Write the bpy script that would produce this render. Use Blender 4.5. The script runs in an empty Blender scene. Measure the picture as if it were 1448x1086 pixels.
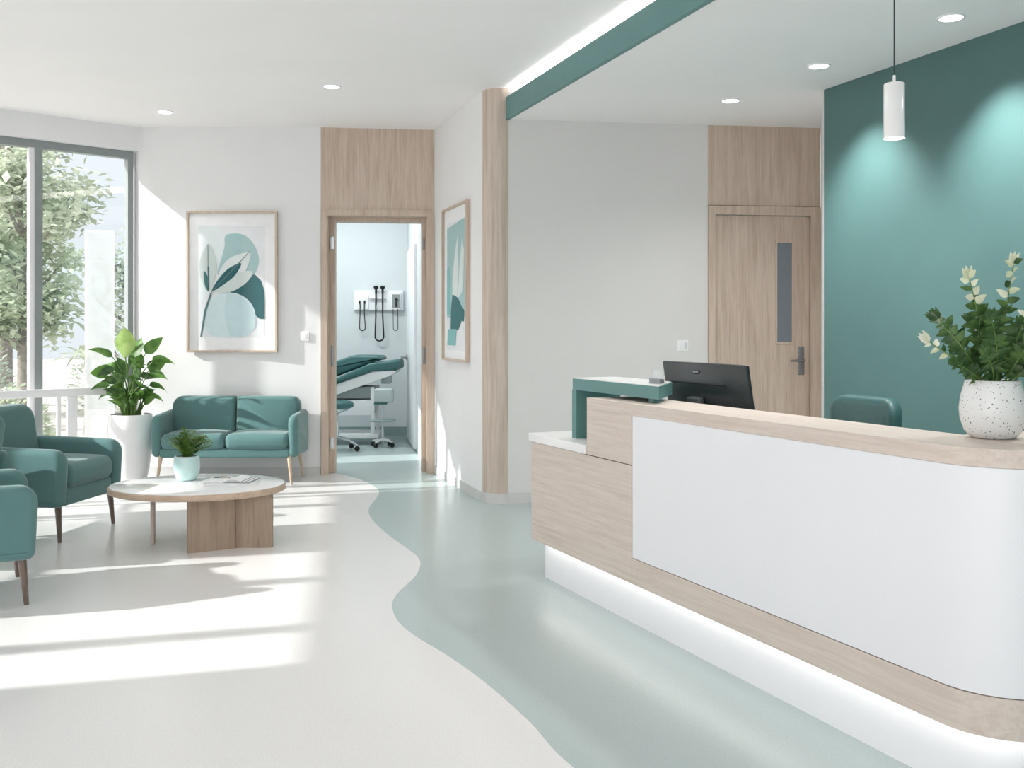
import bpy, bmesh, math, random
from mathutils import Vector, Matrix, Quaternion
random.seed(11)
SC = bpy.context.scene
COL = SC.collection
PI = math.pi
V = Vector

# ------------------------------------------------------------------ materials
def lin(c):
    return tuple(((x/255)/12.92 if x/255 <= 0.04045 else ((x/255+0.055)/1.055)**2.4) for x in c)

def new_mat(name):
    m = bpy.data.materials.new(name); m.use_nodes = True
    nt = m.node_tree
    return m, nt, nt.nodes['Principled BSDF']

def mat(name, col, rough=0.5, metal=0.0, var=0.0, scale=20.0, spec=0.5, bump=0.0, sheen=0.0, sub=0.0, coat=0.0):
    m, nt, p = new_mat(name)
    c = lin(col) if max(col) > 1 else col
    p.inputs['Base Color'].default_value = (*c, 1)
    p.inputs['Roughness'].default_value = rough
    p.inputs['Metallic'].default_value = metal
    p.inputs['Specular IOR Level'].default_value = spec
    if coat: p.inputs['Coat Weight'].default_value = coat; p.inputs['Coat Roughness'].default_value = .08
    if sheen:
        p.inputs['Sheen Weight'].default_value = sheen; p.inputs['Sheen Roughness'].default_value = .4
    tc = nt.nodes.new('ShaderNodeTexCoord')
    nz = nt.nodes.new('ShaderNodeTexNoise'); nz.inputs['Scale'].default_value = scale; nz.inputs['Detail'].default_value = 4
    nt.links.new(tc.outputs['Object'], nz.inputs['Vector'])
    if var:
        rp = nt.nodes.new('ShaderNodeValToRGB')
        rp.color_ramp.elements[0].position = .3; rp.color_ramp.elements[1].position = .7
        rp.color_ramp.elements[0].color = (*[x*(1-var) for x in c], 1)
        rp.color_ramp.elements[1].color = (*[min(1, x*(1+var)) for x in c], 1)
        nt.links.new(nz.outputs['Fac'], rp.inputs['Fac'])
        nt.links.new(rp.outputs['Color'], p.inputs['Base Color'])
    if bump:
        b = nt.nodes.new('ShaderNodeBump'); b.inputs['Strength'].default_value = bump; b.inputs['Distance'].default_value = .003
        nt.links.new(nz.outputs['Fac'], b.inputs['Height'])
        nt.links.new(b.outputs['Normal'], p.inputs['Normal'])
    return m

def wood(name, light, dark, scl, rough=0.5):
    m, nt, p = new_mat(name)
    p.inputs['Roughness'].default_value = rough
    p.inputs['Specular IOR Level'].default_value = .35
    tc = nt.nodes.new('ShaderNodeTexCoord'); mp = nt.nodes.new('ShaderNodeMapping')
    mp.inputs['Scale'].default_value = scl
    n1 = nt.nodes.new('ShaderNodeTexNoise'); n1.inputs['Scale'].default_value = 1.0; n1.inputs['Detail'].default_value = 7; n1.inputs['Roughness'].default_value = .62; n1.inputs['Distortion'].default_value = .5
    mp2 = nt.nodes.new('ShaderNodeMapping'); mp2.inputs['Scale'].default_value = [s*5 for s in scl]
    n2 = nt.nodes.new('ShaderNodeTexNoise'); n2.inputs['Scale'].default_value = 1.0; n2.inputs['Detail'].default_value = 3
    ad = nt.nodes.new('ShaderNodeMath'); ad.operation = 'MULTIPLY_ADD'; ad.inputs[1].default_value = .35
    rp = nt.nodes.new('ShaderNodeValToRGB')
    e = rp.color_ramp.elements
    e[0].position = .42; e[0].color = (*lin(dark), 1); e[1].position = .78; e[1].color = (*lin(light), 1)
    nt.links.new(tc.outputs['Object'], mp.inputs['Vector']); nt.links.new(tc.outputs['Object'], mp2.inputs['Vector'])
    nt.links.new(mp.outputs['Vector'], n1.inputs['Vector']); nt.links.new(mp2.outputs['Vector'], n2.inputs['Vector'])
    nt.links.new(n2.outputs['Fac'], ad.inputs[0]); nt.links.new(n1.outputs['Fac'], ad.inputs[2])
    nt.links.new(ad.outputs[0], rp.inputs['Fac']); nt.links.new(rp.outputs['Color'], p.inputs['Base Color'])
    return m

def terrazzo(name, col, chip, rough):
    m, nt, p = new_mat(name)
    p.inputs['Roughness'].default_value = rough
    tc = nt.nodes.new('ShaderNodeTexCoord')
    vo = nt.nodes.new('ShaderNodeTexVoronoi'); vo.inputs['Scale'].default_value = 75
    nz = nt.nodes.new('ShaderNodeTexNoise'); nz.inputs['Scale'].default_value = 160; nz.inputs['Detail'].default_value = 3
    rp = nt.nodes.new('ShaderNodeValToRGB'); e = rp.color_ramp.elements
    e[0].position = .0; e[0].color = (*lin(chip), 1); e[1].position = .13; e[1].color = (*lin(col), 1)
    r2 = nt.nodes.new('ShaderNodeValToRGB'); f = r2.color_ramp.elements
    f[0].position = .3; f[0].color = (.9, .9, .9, 1); f[1].position = .7; f[1].color = (1, 1, 1, 1)
    mx = nt.nodes.new('ShaderNodeMix'); mx.data_type = 'RGBA'; mx.blend_type = 'MULTIPLY'; mx.inputs[0].default_value = 1
    nt.links.new(tc.outputs['Object'], vo.inputs['Vector']); nt.links.new(tc.outputs['Object'], nz.inputs['Vector'])
    nt.links.new(vo.outputs['Distance'], rp.inputs['Fac']); nt.links.new(nz.outputs['Fac'], r2.inputs['Fac'])
    nt.links.new(rp.outputs['Color'], mx.inputs[6]); nt.links.new(r2.outputs['Color'], mx.inputs[7])
    nt.links.new(mx.outputs[2], p.inputs['Base Color'])
    return m

def emis(name, col, st):
    m, nt, p = new_mat(name)
    p.inputs['Base Color'].default_value = (*lin(col), 1)
    p.inputs['Emission Color'].default_value = (*lin(col), 1); p.inputs['Emission Strength'].default_value = st
    return m

def glass(name, tint=(1, 1, 1), refl=.06, rough=0.0, diffuse=0.0):
    m = bpy.data.materials.new(name); m.use_nodes = True; nt = m.node_tree; nt.nodes.clear()
    o = nt.nodes.new('ShaderNodeOutputMaterial'); t = nt.nodes.new('ShaderNodeBsdfTransparent'); g = nt.nodes.new('ShaderNodeBsdfGlossy')
    t.inputs['Color'].default_value = (*tint, 1); g.inputs['Roughness'].default_value = rough
    mx = nt.nodes.new('ShaderNodeMixShader'); mx.inputs[0].default_value = refl
    nt.links.new(t.outputs[0], mx.inputs[1]); nt.links.new(g.outputs[0], mx.inputs[2])
    last = mx
    if diffuse:
        d = nt.nodes.new('ShaderNodeBsdfTranslucent'); d.inputs['Color'].default_value = (.92, .93, .935, 1)
        m2 = nt.nodes.new('ShaderNodeMixShader'); m2.inputs[0].default_value = diffuse
        nt.links.new(mx.outputs[0], m2.inputs[1]); nt.links.new(d.outputs[0], m2.inputs[2]); last = m2
    nt.links.new(last.outputs[0], o.inputs['Surface'])
    return m

def leafmat(name, a, b, scale=6.0, rough=.45, trans=.25):
    m, nt, p = new_mat(name)
    tc = nt.nodes.new('ShaderNodeTexCoord')
    nz = nt.nodes.new('ShaderNodeTexNoise'); nz.inputs['Scale'].default_value = scale; nz.inputs['Detail'].default_value = 3
    rp = nt.nodes.new('ShaderNodeValToRGB'); e = rp.color_ramp.elements
    e[0].position = .35; e[0].color = (*lin(a), 1); e[1].position = .65; e[1].color = (*lin(b), 1)
    nt.links.new(tc.outputs['Object'], nz.inputs['Vector']); nt.links.new(nz.outputs['Fac'], rp.inputs['Fac'])
    nt.links.new(rp.outputs['Color'], p.inputs['Base Color']); p.inputs['Roughness'].default_value = rough
    out = nt.nodes['Material Output']
    tl = nt.nodes.new('ShaderNodeBsdfTranslucent'); nt.links.new(rp.outputs['Color'], tl.inputs['Color'])
    mx = nt.nodes.new('ShaderNodeMixShader'); mx.inputs[0].default_value = trans
    nt.links.new(p.outputs[0], mx.inputs[1]); nt.links.new(tl.outputs[0], mx.inputs[2]); nt.links.new(mx.outputs[0], out.inputs['Surface'])
    return m

M = {}
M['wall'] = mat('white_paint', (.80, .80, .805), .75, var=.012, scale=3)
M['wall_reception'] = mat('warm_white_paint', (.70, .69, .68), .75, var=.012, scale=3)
M['ceiling'] = mat('ceiling_paint', (.92, .90, .90), .85, var=.01, scale=2)
M['teal_wall'] = mat('teal_paint', (.075, .160, .157), .6, var=.03, scale=4)
M['teal_lam'] = mat('teal_laminate', (.11, .245, .24), .45, var=.03, scale=8)
M['floor_w'] = terrazzo('white_terrazzo', (228, 227, 226), (210, 208, 205), .26)
M['floor_t'] = terrazzo('teal_terrazzo', (176, 190, 189), (158, 174, 173), .26)
WL, WD = (205, 188, 173), (178, 158, 141)
M['wood_v'] = wood('oak_vertical', WL, WD, (26, 26, 1.6))
M['wood_h'] = wood('oak_horizontal', (215, 203, 194), (196, 182, 171), (2.2, 55, 55))
M['wood_col'] = wood('oak_column', (204, 190, 178), (174, 158, 145), (30, 30, 1.2), .35)
M['wood_table'] = wood('oak_table_shaded', (164, 145, 128), (134, 115, 98), (26, 26, 1.6))  # oak darkened to carry the backlit shade of the table base
M['wood_table_h'] = wood('warm_oak_edge', (196, 174, 154), (166, 144, 124), (1.8, 30, 30))
M['wood_leg'] = wood('pale_oak_leg', (205, 183, 160), (170, 146, 122), (40, 40, 3))
M['dark_leg'] = wood('bronzed_walnut_leg', (120, 104, 94), (72, 62, 56), (40, 40, 3), .35)
M['white_lam'] = mat('white_laminate', (.82, .83, .86), .35, var=.008, scale=4)
M['white_gloss'] = mat('white_gloss', (.86, .86, .86), .18, var=.01, scale=6)
M['base_grey'] = mat('baseboard_grey', (.60, .60, .59), .5, var=.02, scale=6)
M['frame_grey'] = mat('window_grey_metal', (142, 149, 149), .4, .2, var=.03, scale=12)
M['white_metal'] = mat('white_metal', (.84, .84, .85), .35, var=.01, scale=8)
M['fabric'] = mat('teal_fabric', (.105, .21, .208), .85, var=.10, scale=420, bump=.25, sheen=.35, spec=.25)
M['fabric_back'] = mat('teal_leather', (56, 92, 91), .38, var=.06, scale=60, spec=.5)
M['vinyl'] = mat('dark_teal_vinyl', (50, 96, 95), .45, var=.05, scale=30)
M['chrome'] = mat('brushed_steel', (190, 194, 197), .28, .9, var=.03, scale=40)
M['steel_grey'] = mat('satin_steel', (140, 142, 146), .38, .7, var=.03, scale=40)
M['black'] = mat('black_rubber', (18, 20, 20), .5, var=.05, scale=30)
M['plastic_dark'] = mat('charcoal_plastic', (36, 42, 44), .3, var=.05, scale=30, spec=.5)
M['plastic_mid'] = mat('dark_grey_plastic', (78, 84, 86), .35, var=.05, scale=30)
M['plastic_logo'] = mat('pale_badge', (150, 156, 158), .4, var=.03, scale=30)
M['dark_gap'] = mat('dark_joint', (44, 52, 54), .7, var=.03, scale=30)
M['soil'] = mat('dark_soil', (50, 40, 32), .95, var=.3, scale=80, bump=.6)
M['ceramic_w'] = mat('white_ceramic', (.84, .84, .85), .25, var=.01, scale=6, coat=.3)
M['ceramic_mint'] = mat('mint_ceramic', (190, 218, 217), .3, var=.03, scale=12, coat=.3)
M['leaf_broad'] = leafmat('broad_leaf_green', (58, 96, 40), (104, 148, 66), 9)
M['leaf_light'] = leafmat('light_leaf_green', (146, 180, 92), (176, 204, 124), 14)
M['leaf_stem'] = leafmat('leaf_stem_green', (88, 124, 58), (120, 154, 82), 12)
M['leaf_dark'] = leafmat('dark_leaf_green', (50, 82, 46), (90, 122, 66), 22)
M['leaf_tip'] = leafmat('pale_leaf_tip', (206, 212, 176), (232, 232, 214), 22)
M['leaf_mid'] = leafmat('fern_green', (66, 104, 44), (122, 152, 74), 30)
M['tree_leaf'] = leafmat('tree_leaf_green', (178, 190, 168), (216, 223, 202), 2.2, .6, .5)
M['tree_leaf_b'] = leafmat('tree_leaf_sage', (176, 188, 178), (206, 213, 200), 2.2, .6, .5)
M['bark'] = mat('grey_bark', (140, 134, 128), .9, var=.25, scale=14, bump=.6)
M['lawn'] = mat('garden_ground', (196, 192, 186), .9, var=.2, scale=3)
M['glass'] = glass('window_glass', (.98, .985, .985), .07)
M['frost'] = glass('frosted_glass', (.97, .975, .98), .06, .3, .5)
M['acrylic'] = glass('clear_acrylic', (.93, .95, .95), .10, .02, .12)
M['door_glass'] = mat('grey_obscured_glass', (118, 126, 134), .3, var=.03, scale=10)
M['pic_glass'] = glass('picture_glass', (.99, .99, .99), .012)
M['led'] = emis('led_white', (255, 252, 248), 9)
M['led_kick'] = emis('led_kick_white', (255, 252, 248), 5)
M['lens'] = emis('downlight_lens', (255, 253, 248), 6)
M['paper'] = mat('paper_white', (236, 238, 238), .7, var=.02, scale=10)
M['exam_wall'] = mat('cool_grey_paint', (208, 212, 214), .75, var=.012, scale=3)
M['exam_base'] = mat('grey_teal_skirting', (140, 158, 158), .6, var=.02, scale=8)
M['grey_panel'] = mat('mid_grey_panel', (140, 146, 146), .5, var=.03, scale=10)
M['smoke'] = mat('smoky_grey_plastic', (172, 182, 182), .35, var=.03, scale=10)

def art(name, col): return mat(name, col, .7, var=.03, scale=14)
A = dict(mat=art('art_mat', (243, 244, 246)), bg=art('art_ground', (232, 234, 238)), c1=art('art_sage', (165, 198, 199)),
         dk=art('art_deep_teal', (10, 90, 96)), lc=art('art_mint', (198, 222, 227)), lc2=art('art_pale_mint', (212, 230, 235)),
         lf=art('art_grey_leaf', (206, 217, 215)), lf2=art('art_pale_leaf', (222, 230, 229)), lf3=art('art_dark_leaf', (66, 118, 120)), st=art('art_stem', (92, 124, 126)),  # lf3 prints the small dark leaves
         sg=art('art_sea_green', (130, 188, 186)), wh=art('art_white', (228, 236, 238)), md=art('art_mid_teal', (44, 106, 108)))

def speckle(name):
    m, nt, p = new_mat(name); p.inputs['Roughness'].default_value = .22
    tc = nt.nodes.new('ShaderNodeTexCoord'); vo = nt.nodes.new('ShaderNodeTexVoronoi'); vo.inputs['Scale'].default_value = 95
    v2 = nt.nodes.new('ShaderNodeTexVoronoi'); v2.inputs['Scale'].default_value = 47
    rp = nt.nodes.new('ShaderNodeValToRGB'); rp.color_ramp.interpolation = 'CONSTANT'; e = rp.color_ramp.elements
    e[0].color = (*lin((110, 116, 116)), 1); e[1].position = .17; e[1].color = (*lin((226, 228, 228)), 1)
    mm = nt.nodes.new('ShaderNodeMath'); mm.operation = 'MINIMUM'
    ml = nt.nodes.new('ShaderNodeMath'); ml.operation = 'MULTIPLY'; ml.inputs[1].default_value = 1.25
    nt.links.new(tc.outputs['Object'], vo.inputs['Vector']); nt.links.new(tc.outputs['Object'], v2.inputs['Vector'])
    nt.links.new(v2.outputs['Distance'], ml.inputs[0])
    nt.links.new(vo.outputs['Distance'], mm.inputs[0]); nt.links.new(ml.outputs[0], mm.inputs[1]); nt.links.new(mm.outputs[0], rp.inputs['Fac'])
    nt.links.new(rp.outputs['Color'], p.inputs['Base Color']); return m
M['speckle'] = speckle('speckled_ceramic')

# ------------------------------------------------------------------ mesh helpers
I4 = Matrix.Identity(4)
def T(x, y, z): return Matrix.Translation((x, y, z))
def RZ(a): return Matrix.Rotation(a, 4, 'Z')
def RX(a): return Matrix.Rotation(a, 4, 'X')
def RY(a): return Matrix.Rotation(a, 4, 'Y')

class MB:
    def __init__(s): s.v = []; s.f = []; s.m = []; s.sm = []
    def add(s, vs, fs, mi=0, smooth=False, X=I4):
        o = len(s.v); s.v += [tuple(X @ V(p)) for p in vs]
        for f in fs: s.f.append([o+i for i in f]); s.m.append(mi); s.sm.append(smooth)
    def box(s, x0, x1, y0, y1, z0, z1, mi=0, X=I4, r=0.0, seg=2):
        if r <= 0:
            p = [(x, y, z) for z in (z0, z1) for y in (y0, y1) for x in (x0, x1)]
            s.add(p, [(0, 2, 3, 1), (4, 5, 7, 6), (0, 1, 5, 4), (2, 6, 7, 3), (0, 4, 6, 2), (1, 3, 7, 5)], mi, False, X)
        else:
            s.rbox((x1-x0, y1-y0, z1-z0), ((x0+x1)/2, (y0+y1)/2, (z0+z1)/2), r, seg, 1, mi=mi, X=X)
    def rbox(s, size, c, r, k=3, m=2, bulge=(0, 0, 0), mi=0, X=I4, warp=None):
        h = [a/2 for a in size]; r = min(r, min(h)*.999)
        ax = []
        for i in range(3):
            a = [h[i]-r+r*math.tan(j/k*PI/4) for j in range(k+1)]
            mid = [(-1+2*j/(m+1))*(h[i]-r) for j in range(1, m+1)]
            ax.append([-x for x in reversed(a)] + mid + a)
        idx = {}; vs = []; fs = []
        def vert(p):
            key = tuple(round(q, 6) for q in p)
            if key in idx: return idx[key]
            inn = V([max(-(h[i]-r), min(h[i]-r, p[i])) for i in range(3)])
            d = V(p)-inn
            if d.length > 1e-9: d = d.normalized()*r
            q = inn+d
            u = [q[i]/h[i] for i in range(3)]
            q = V((q.x+bulge[0]*(1-u[1]**2)*(1-u[2]**2)*u[0], q.y+bulge[1]*(1-u[0]**2)*(1-u[2]**2)*u[1], q.z+bulge[2]*(1-u[0]**2)*(1-u[1]**2)*u[2]))
            if warp: q = V(warp(q, u))
            idx[key] = len(vs); vs.append(q+V(c)); return idx[key]
        for a in range(3):
            b, d = (a+1) % 3, (a+2) % 3
            for sg in (-1, 1):
                for i in range(len(ax[b])-1):
                    for j in range(len(ax[d])-1):
                        q = []
                        for (ii, jj) in ((i, j), (i+1, j), (i+1, j+1), (i, j+1)):
                            p = [0, 0, 0]; p[a] = sg*h[a]; p[b] = ax[b][ii]; p[d] = ax[d][jj]; q.append(vert(p))
                        fs.append(q if sg > 0 else q[::-1])
        s.add(vs, fs, mi, True, X)
    def lathe(s, prof, n=32, mi=0, X=I4, cap=True):
        vs = []; fs = []
        for (r, z) in prof:
            for i in range(n): vs.append((r*math.cos(2*PI*i/n), r*math.sin(2*PI*i/n), z))
        for k in range(len(prof)-1):
            for i in range(n):
                j = (i+1) % n
                fs.append((k*n+i, k*n+j, (k+1)*n+j, (k+1)*n+i))
        s.add(vs, fs, mi, True, X)
        if cap:
            for k, fl in ((0, True), (len(prof)-1, False)):
                if prof[k][0] > 1e-4:
                    f = list(range(n)); ring = [(prof[k][0]*math.cos(2*PI*i/n), prof[k][0]*math.sin(2*PI*i/n), prof[k][1]) for i in range(n)]
                    s.add(ring, [f[::-1] if fl else f], mi, False, X)
    def tube(s, pts, r, n=8, mi=0, X=I4, cap=True):
        pts = [V(p) for p in pts]; rs = r if isinstance(r, (list, tuple)) else [r]*len(pts)
        vs = []; fs = []
        t0 = (pts[1]-pts[0]).normalized()
        up = V((0, 0, 1)) if abs(t0.z) < .95 else V((1, 0, 0))
        a = t0.cross(up).normalized()
        for i, p in enumerate(pts):
            t = (pts[min(i+1, len(pts)-1)]-pts[max(i-1, 0)]).normalized()
            a = (a-t*a.dot(t)).normalized(); b = t.cross(a)
            for k in range(n):
                an = 2*PI*k/n; vs.append(p+(a*math.cos(an)+b*math.sin(an))*rs[i])
        for i in range(len(pts)-1):
            for k in range(n):
                j = (k+1) % n; fs.append((i*n+k, i*n+j, (i+1)*n+j, (i+1)*n+k))
        if cap: fs.append(tuple(range(n))[::-1]); fs.append(tuple((len(pts)-1)*n+k for k in range(n)))
        s.add(vs, fs, mi, True, X)
    def prism(s, poly, z0, z1, mi=0, X=I4, r=0.0, seg=3, smooth=None):
        """poly in xy, extruded in z, edges rounded by r"""
        ar = sum(poly[i][0]*poly[(i+1) % len(poly)][1]-poly[(i+1) % len(poly)][0]*poly[i][1] for i in range(len(poly)))
        if ar < 0: poly = poly[::-1]
        n = len(poly)
        def inset(d):
            if d == 0: return [tuple(p) for p in poly]
            out = []
            for i in range(n):
                p0, p1, p2 = V(poly[i-1]), V(poly[i]), V(poly[(i+1) % n])
                e1 = (p1-p0).normalized(); e2 = (p2-p1).normalized()
                n1 = V((-e1.y, e1.x)); n2 = V((-e2.y, e2.x)); b = n1+n2
                b = b/max(.2, b.dot(b))*2*1.0
                out.append(tuple(p1+b*d*.5*1.0 if False else p1+b*d))
            return out
        lay = []
        if r > 0:
            for i in range(seg+1):
                a = i/seg*PI/2; lay.append((r*(1-math.sin(a)), z0+r*(1-math.cos(a))))
            for i in range(seg+1):
                a = PI/2*(1-i/seg); lay.append((r*(1-math.sin(a)), z1-r*(1-math.cos(a))))
        else: lay = [(0, z0), (0, z1)]
        vs = []; fs = []
        for d, z in lay: vs += [(p[0], p[1], z) for p in inset(d)]
        for k in range(len(lay)-1):
            for i in range(n):
                j = (i+1) % n; fs.append((k*n+i, k*n+j, (k+1)*n+j, (k+1)*n+i))
        sm = (r > 0) if smooth is None else smooth
        s.add(vs, fs, mi, sm, X)
        top = vs[-n:]; bot = vs[:n]
        s.add(top, [tuple(range(n))], mi, sm and r > 0, X); s.add(bot, [tuple(range(n))[::-1]], mi, sm and r > 0, X)
    def strip(s, rows, mi=0, X=I4, smooth=True):
        w = len(rows[0]); vs = [p for r in rows for p in r]; fs = []
        for i in range(len(rows)-1):
            for j in range(w-1): fs.append((i*w+j, i*w+j+1, (i+1)*w+j+1, (i+1)*w+j))
        s.add(vs, fs, mi, smooth, X)
    def build(s, name, mats, parent=None, loc=(0, 0, 0), rz=0, **props):
        me = bpy.data.meshes.new(name); me.from_pydata(s.v, [], s.f)
        if not isinstance(mats, (list, tuple)): mats = [mats]
        for m in mats: me.materials.append(m)
        for p, mi, sm in zip(me.polygons, s.m, s.sm): p.material_index = mi; p.use_smooth = sm
        bm = bmesh.new(); bm.from_mesh(me); bmesh.ops.remove_doubles(bm, verts=bm.verts, dist=1e-5)
        big = [f for f in bm.faces if len(f.verts) > 4]
        if big: bmesh.ops.triangulate(bm, faces=big, ngon_method='EAR_CLIP')
        bm.to_mesh(me); bm.free()
        try: me.set_sharp_from_angle(angle=math.radians(50))
        except Exception: pass
        me.update()
        o = bpy.data.objects.new(name, me); COL.objects.link(o)
        o.location = loc; o.rotation_euler = (0, 0, rz)
        if parent: o.parent = parent
        for k, v in props.items(): o[k] = v
        return o

def empty(name, loc=(0, 0, 0), rz=0, **props):
    o = bpy.data.objects.new(name, None); COL.objects.link(o); o.location = loc; o.rotation_euler = (0, 0, rz)
    o.empty_display_size = .1
    for k, v in props.items(): o[k] = v
    return o

def copy_tree(o, parent=None):
    kids = [c for c in bpy.data.objects if c.parent == o]
    c = o.copy(); COL.objects.link(c)
    if parent: c.parent = parent
    for k in kids: copy_tree(k, c)
    return c

def rpoly(pts, seg=6):
    """polygon with per-corner radius: [(x,y,r)]"""
    out = []; n = len(pts)
    for i in range(n):
        p = V(pts[i][:2]); r = pts[i][2] if len(pts[i]) > 2 else 0
        if r <= 0: out.append(tuple(p)); continue
        a = (V(pts[i-1][:2])-p).normalized(); b = (V(pts[(i+1) % n][:2])-p).normalized()
        half = a.angle(b)/2; d = r/math.tan(half); c = p+(a+b).normalized()*(r/math.sin(half))
        p0 = p+a*d; p1 = p+b*d; v0 = p0-c; v1 = p1-c
        ang = v0.angle(v1); sg = 1 if v0.x*v1.y-v0.y*v1.x > 0 else -1
        for k in range(seg+1):
            t = sg*ang*k/seg; out.append(tuple(c+V((v0.x*math.cos(t)-v0.y*math.sin(t), v0.x*math.sin(t)+v0.y*math.cos(t)))))
    return out

def catmull(pts, n=8):
    out = []
    P = [pts[0]]+list(pts)+[pts[-1]]
    for i in range(1, len(P)-2):
        p0, p1, p2, p3 = [V(q) for q in P[i-1:i+3]]
        for k in range(n):
            t = k/n
            out.append(tuple(.5*((2*p1)+(p2-p0)*t+(2*p0-5*p1+4*p2-p3)*t*t+(3*p1-p0-3*p2+p3)*t**3)))
    out.append(tuple(pts[-1])); return out

STRUCT = dict(kind='structure')
# ------------------------------------------------------------------ plan of the place (metres, eye height 1.30)
HC, HR = 3.09, 2.86
C = V((-3.31, 8.82)); E = V((-1.70, 8.80)); F = V((-.70, 8.92)); S = V((-.2235, 7.45))
wd = V((.737, .676)); wn = V((-.676, .737))          # window wall: along (towards the corner) and outward
W1 = C-wd*3.27; W2 = V((-5.15, 2.62))
d = (S-F).normalized(); e = V((-d.y, d.x))           # short side wall: along and into its thickness
R0 = V((-.03, 7.37)); rdir = V((2.63, .36)).normalized(); rout = V((-rdir.y, rdir.x))
T0 = V((2.0355, 6.462)); tdir = V((.3623, -.9321)); tout = V((.9321, .3623))
B0 = V((-.053, 7.378)); bdir = V((.344, -.939)); bout = V((.939, .344))

# floor : one slab surface in two colours, parted along the wave
def fl(u, v): D = 1820/(v-465); return ((u-724)/1400*D, D)
wave_px = [(470, 669.5), (487, 671.5), (512, 679), (531, 689), (536, 697), (531, 706), (522.5, 717), (522, 727), (530, 739), (550, 757), (575, 775), (590, 787), (594.5, 798), (587, 815), (571, 830), (559, 843), (554.5, 857), (562, 877), (587, 899), (636, 929), (691, 969), (750, 1022), (812, 1086)]
wave = catmull([fl(*p) for p in wave_px]+[(.52, 2.35), (1.05, 1.75), (1.5, .9), (1.9, -.4), (2.2, -2.6)], 8)
fb = MB()
white = [(-1.68, 8.86)]+[(p[0], p[1]) for p in wave]+[(-6.4, -2.6), (-6.4, 6.4), (-5.8, 6.68), (-3.4, 8.9)]
teal = [(p[0], p[1]) for p in wave]+[(5.8, -2.6), (5.8, 12.2), (-3.4, 12.2), (-3.4, 8.9), (-1.68, 8.86)]
fb.add([(x, y, 0) for x, y in white], [tuple(range(len(white)))], 0)
fb.add([(x, y, 0) for x, y in teal], [tuple(range(len(teal)))], 1)
fo = fb.build('floor', [M['floor_w'], M['floor_t']], label='polished floor in white and mint green parted by a wavy line', category='floor', **STRUCT)
bm = bmesh.new(); bm.from_mesh(fo.data)
bmesh.ops.recalc_face_normals(bm, faces=bm.faces)
for f in bm.faces:
    if f.normal.z < 0: f.normal_flip()
bm.to_mesh(fo.data); bm.free()

# ceilings
cb = MB()
p_far = B0+bdir*7.96
cb.prism([(-6.3, -.2), (2.95, -.2), tuple(B0+bout*.3), (0.3, 7.9), (0.3, 12.2), (-3.35, 12.2), (-3.35, 9.12), tuple(C+wn*.25), tuple(W1+wn*.25), (-6.3, 6.4)], HC, HC+.06)
cb.build('ceiling', M['ceiling'], label='white ceiling over the waiting area', category='ceiling', **STRUCT)
cb = MB()
cb.prism([tuple(B0+bout*.012), tuple(p_far+bout*.012), (5.8, -.1), (5.8, 8.0), (-.03, 8.0)], HR, HR+.05)
cb.prism([tuple(B0+bout*.24+bdir*-.3), tuple(p_far+bout*.24), tuple(p_far+bout*.29), tuple(B0+bout*.29+bdir*-.3)], HR+.05, HC)
cb.build('ceiling_reception', M['ceiling'], label='lower white ceiling over the reception desk', category='ceiling', **STRUCT)
tb = MB(); tb.prism([tuple(B0), tuple(p_far), tuple(p_far+bout*.03), tuple(B0+bout*.03)], HR-.003, 3.02)
tb.build('trim_1', M['teal_lam'], label='teal fascia beam crossing the ceiling above the desk', category='ceiling beam', **STRUCT)
lb = MB(); a0 = B0+bdir*.05; lb.prism([tuple(a0+bout*.10), tuple(p_far+bout*.10), tuple(p_far+bout*.13), tuple(a0+bout*.13)], HR+.05, HR+.075)
lb.build('led_strip', M['led'], label='glowing white light strip in the cove above the teal beam', category='light strip')

# walls
def wallprism(name, poly, z0, z1, m, label, cat='wall'):
    b = MB(); b.prism([tuple(p) for p in poly], z0, z1); return b.build(name, m, label=label, category=cat, **STRUCT)
bulge = [tuple(C)]
for i in range(1, 12):
    t = i/12; q = C.lerp(E, t); bulge.append((q.x, q.y-.045*math.sin(PI*t)))
bulge.append(tuple(E))
wallprism('wall_back', bulge+[(E.x, E.y+.3), (C.x-.1, E.y+.3), tuple(C+wn*.27)], 0, HC, M['wall'], 'white wall behind the teal sofa')
bb = MB(); bb.prism([(x, y-.008) for x, y in bulge]+[(E.x, E.y+.002), (C.x, C.y+.002)], 0, .072)
bb.build('baseboard_back', M['base_grey'], label='pale grey baseboard along the wall behind the sofa', category='baseboard', **STRUCT)
wallprism('wall_side', [F, S, S+e*.14, S+e*.14-d*.3, F+e*.2], 0, HC, M['wall'], 'narrow white side wall between the open doorway and the round column')
bs = MB(); bs.prism([tuple(F+d*.03-e*.008), tuple(S-e*.008), tuple(S+e*.002), tuple(F+d*.03+e*.002)], 0, .072)
bs.build('baseboard_side', M['base_grey'], label='baseboard of the narrow side wall', category='baseboard', **STRUCT)
cc = S+e*.14
arc = [tuple(cc+(-e*math.cos(t*PI/2/12)+d*math.sin(t*PI/2/12))*.14) for t in range(13)]
cb = MB(); cb.prism(arc+[tuple(cc+e*.02+d*.14), tuple(cc+e*.02)], .075, HC)
for i, f in enumerate(cb.f):
    if len(f) == 4: cb.sm[i] = True
cb.build('trim_2', M['wood_col'], label='rounded oak column at the end of the side wall', category='column', **STRUCT)
arc2 = [tuple(cc+(-e*math.cos(t*PI/2/12)+d*math.sin(t*PI/2/12))*.146) for t in range(13)]
cb = MB(); cb.prism(arc2+[tuple(cc+e*.02+d*.146), tuple(cc+e*.02)], 0, .075)
for i, f in enumerate(cb.f):
    if len(f) == 4: cb.sm[i] = True
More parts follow.
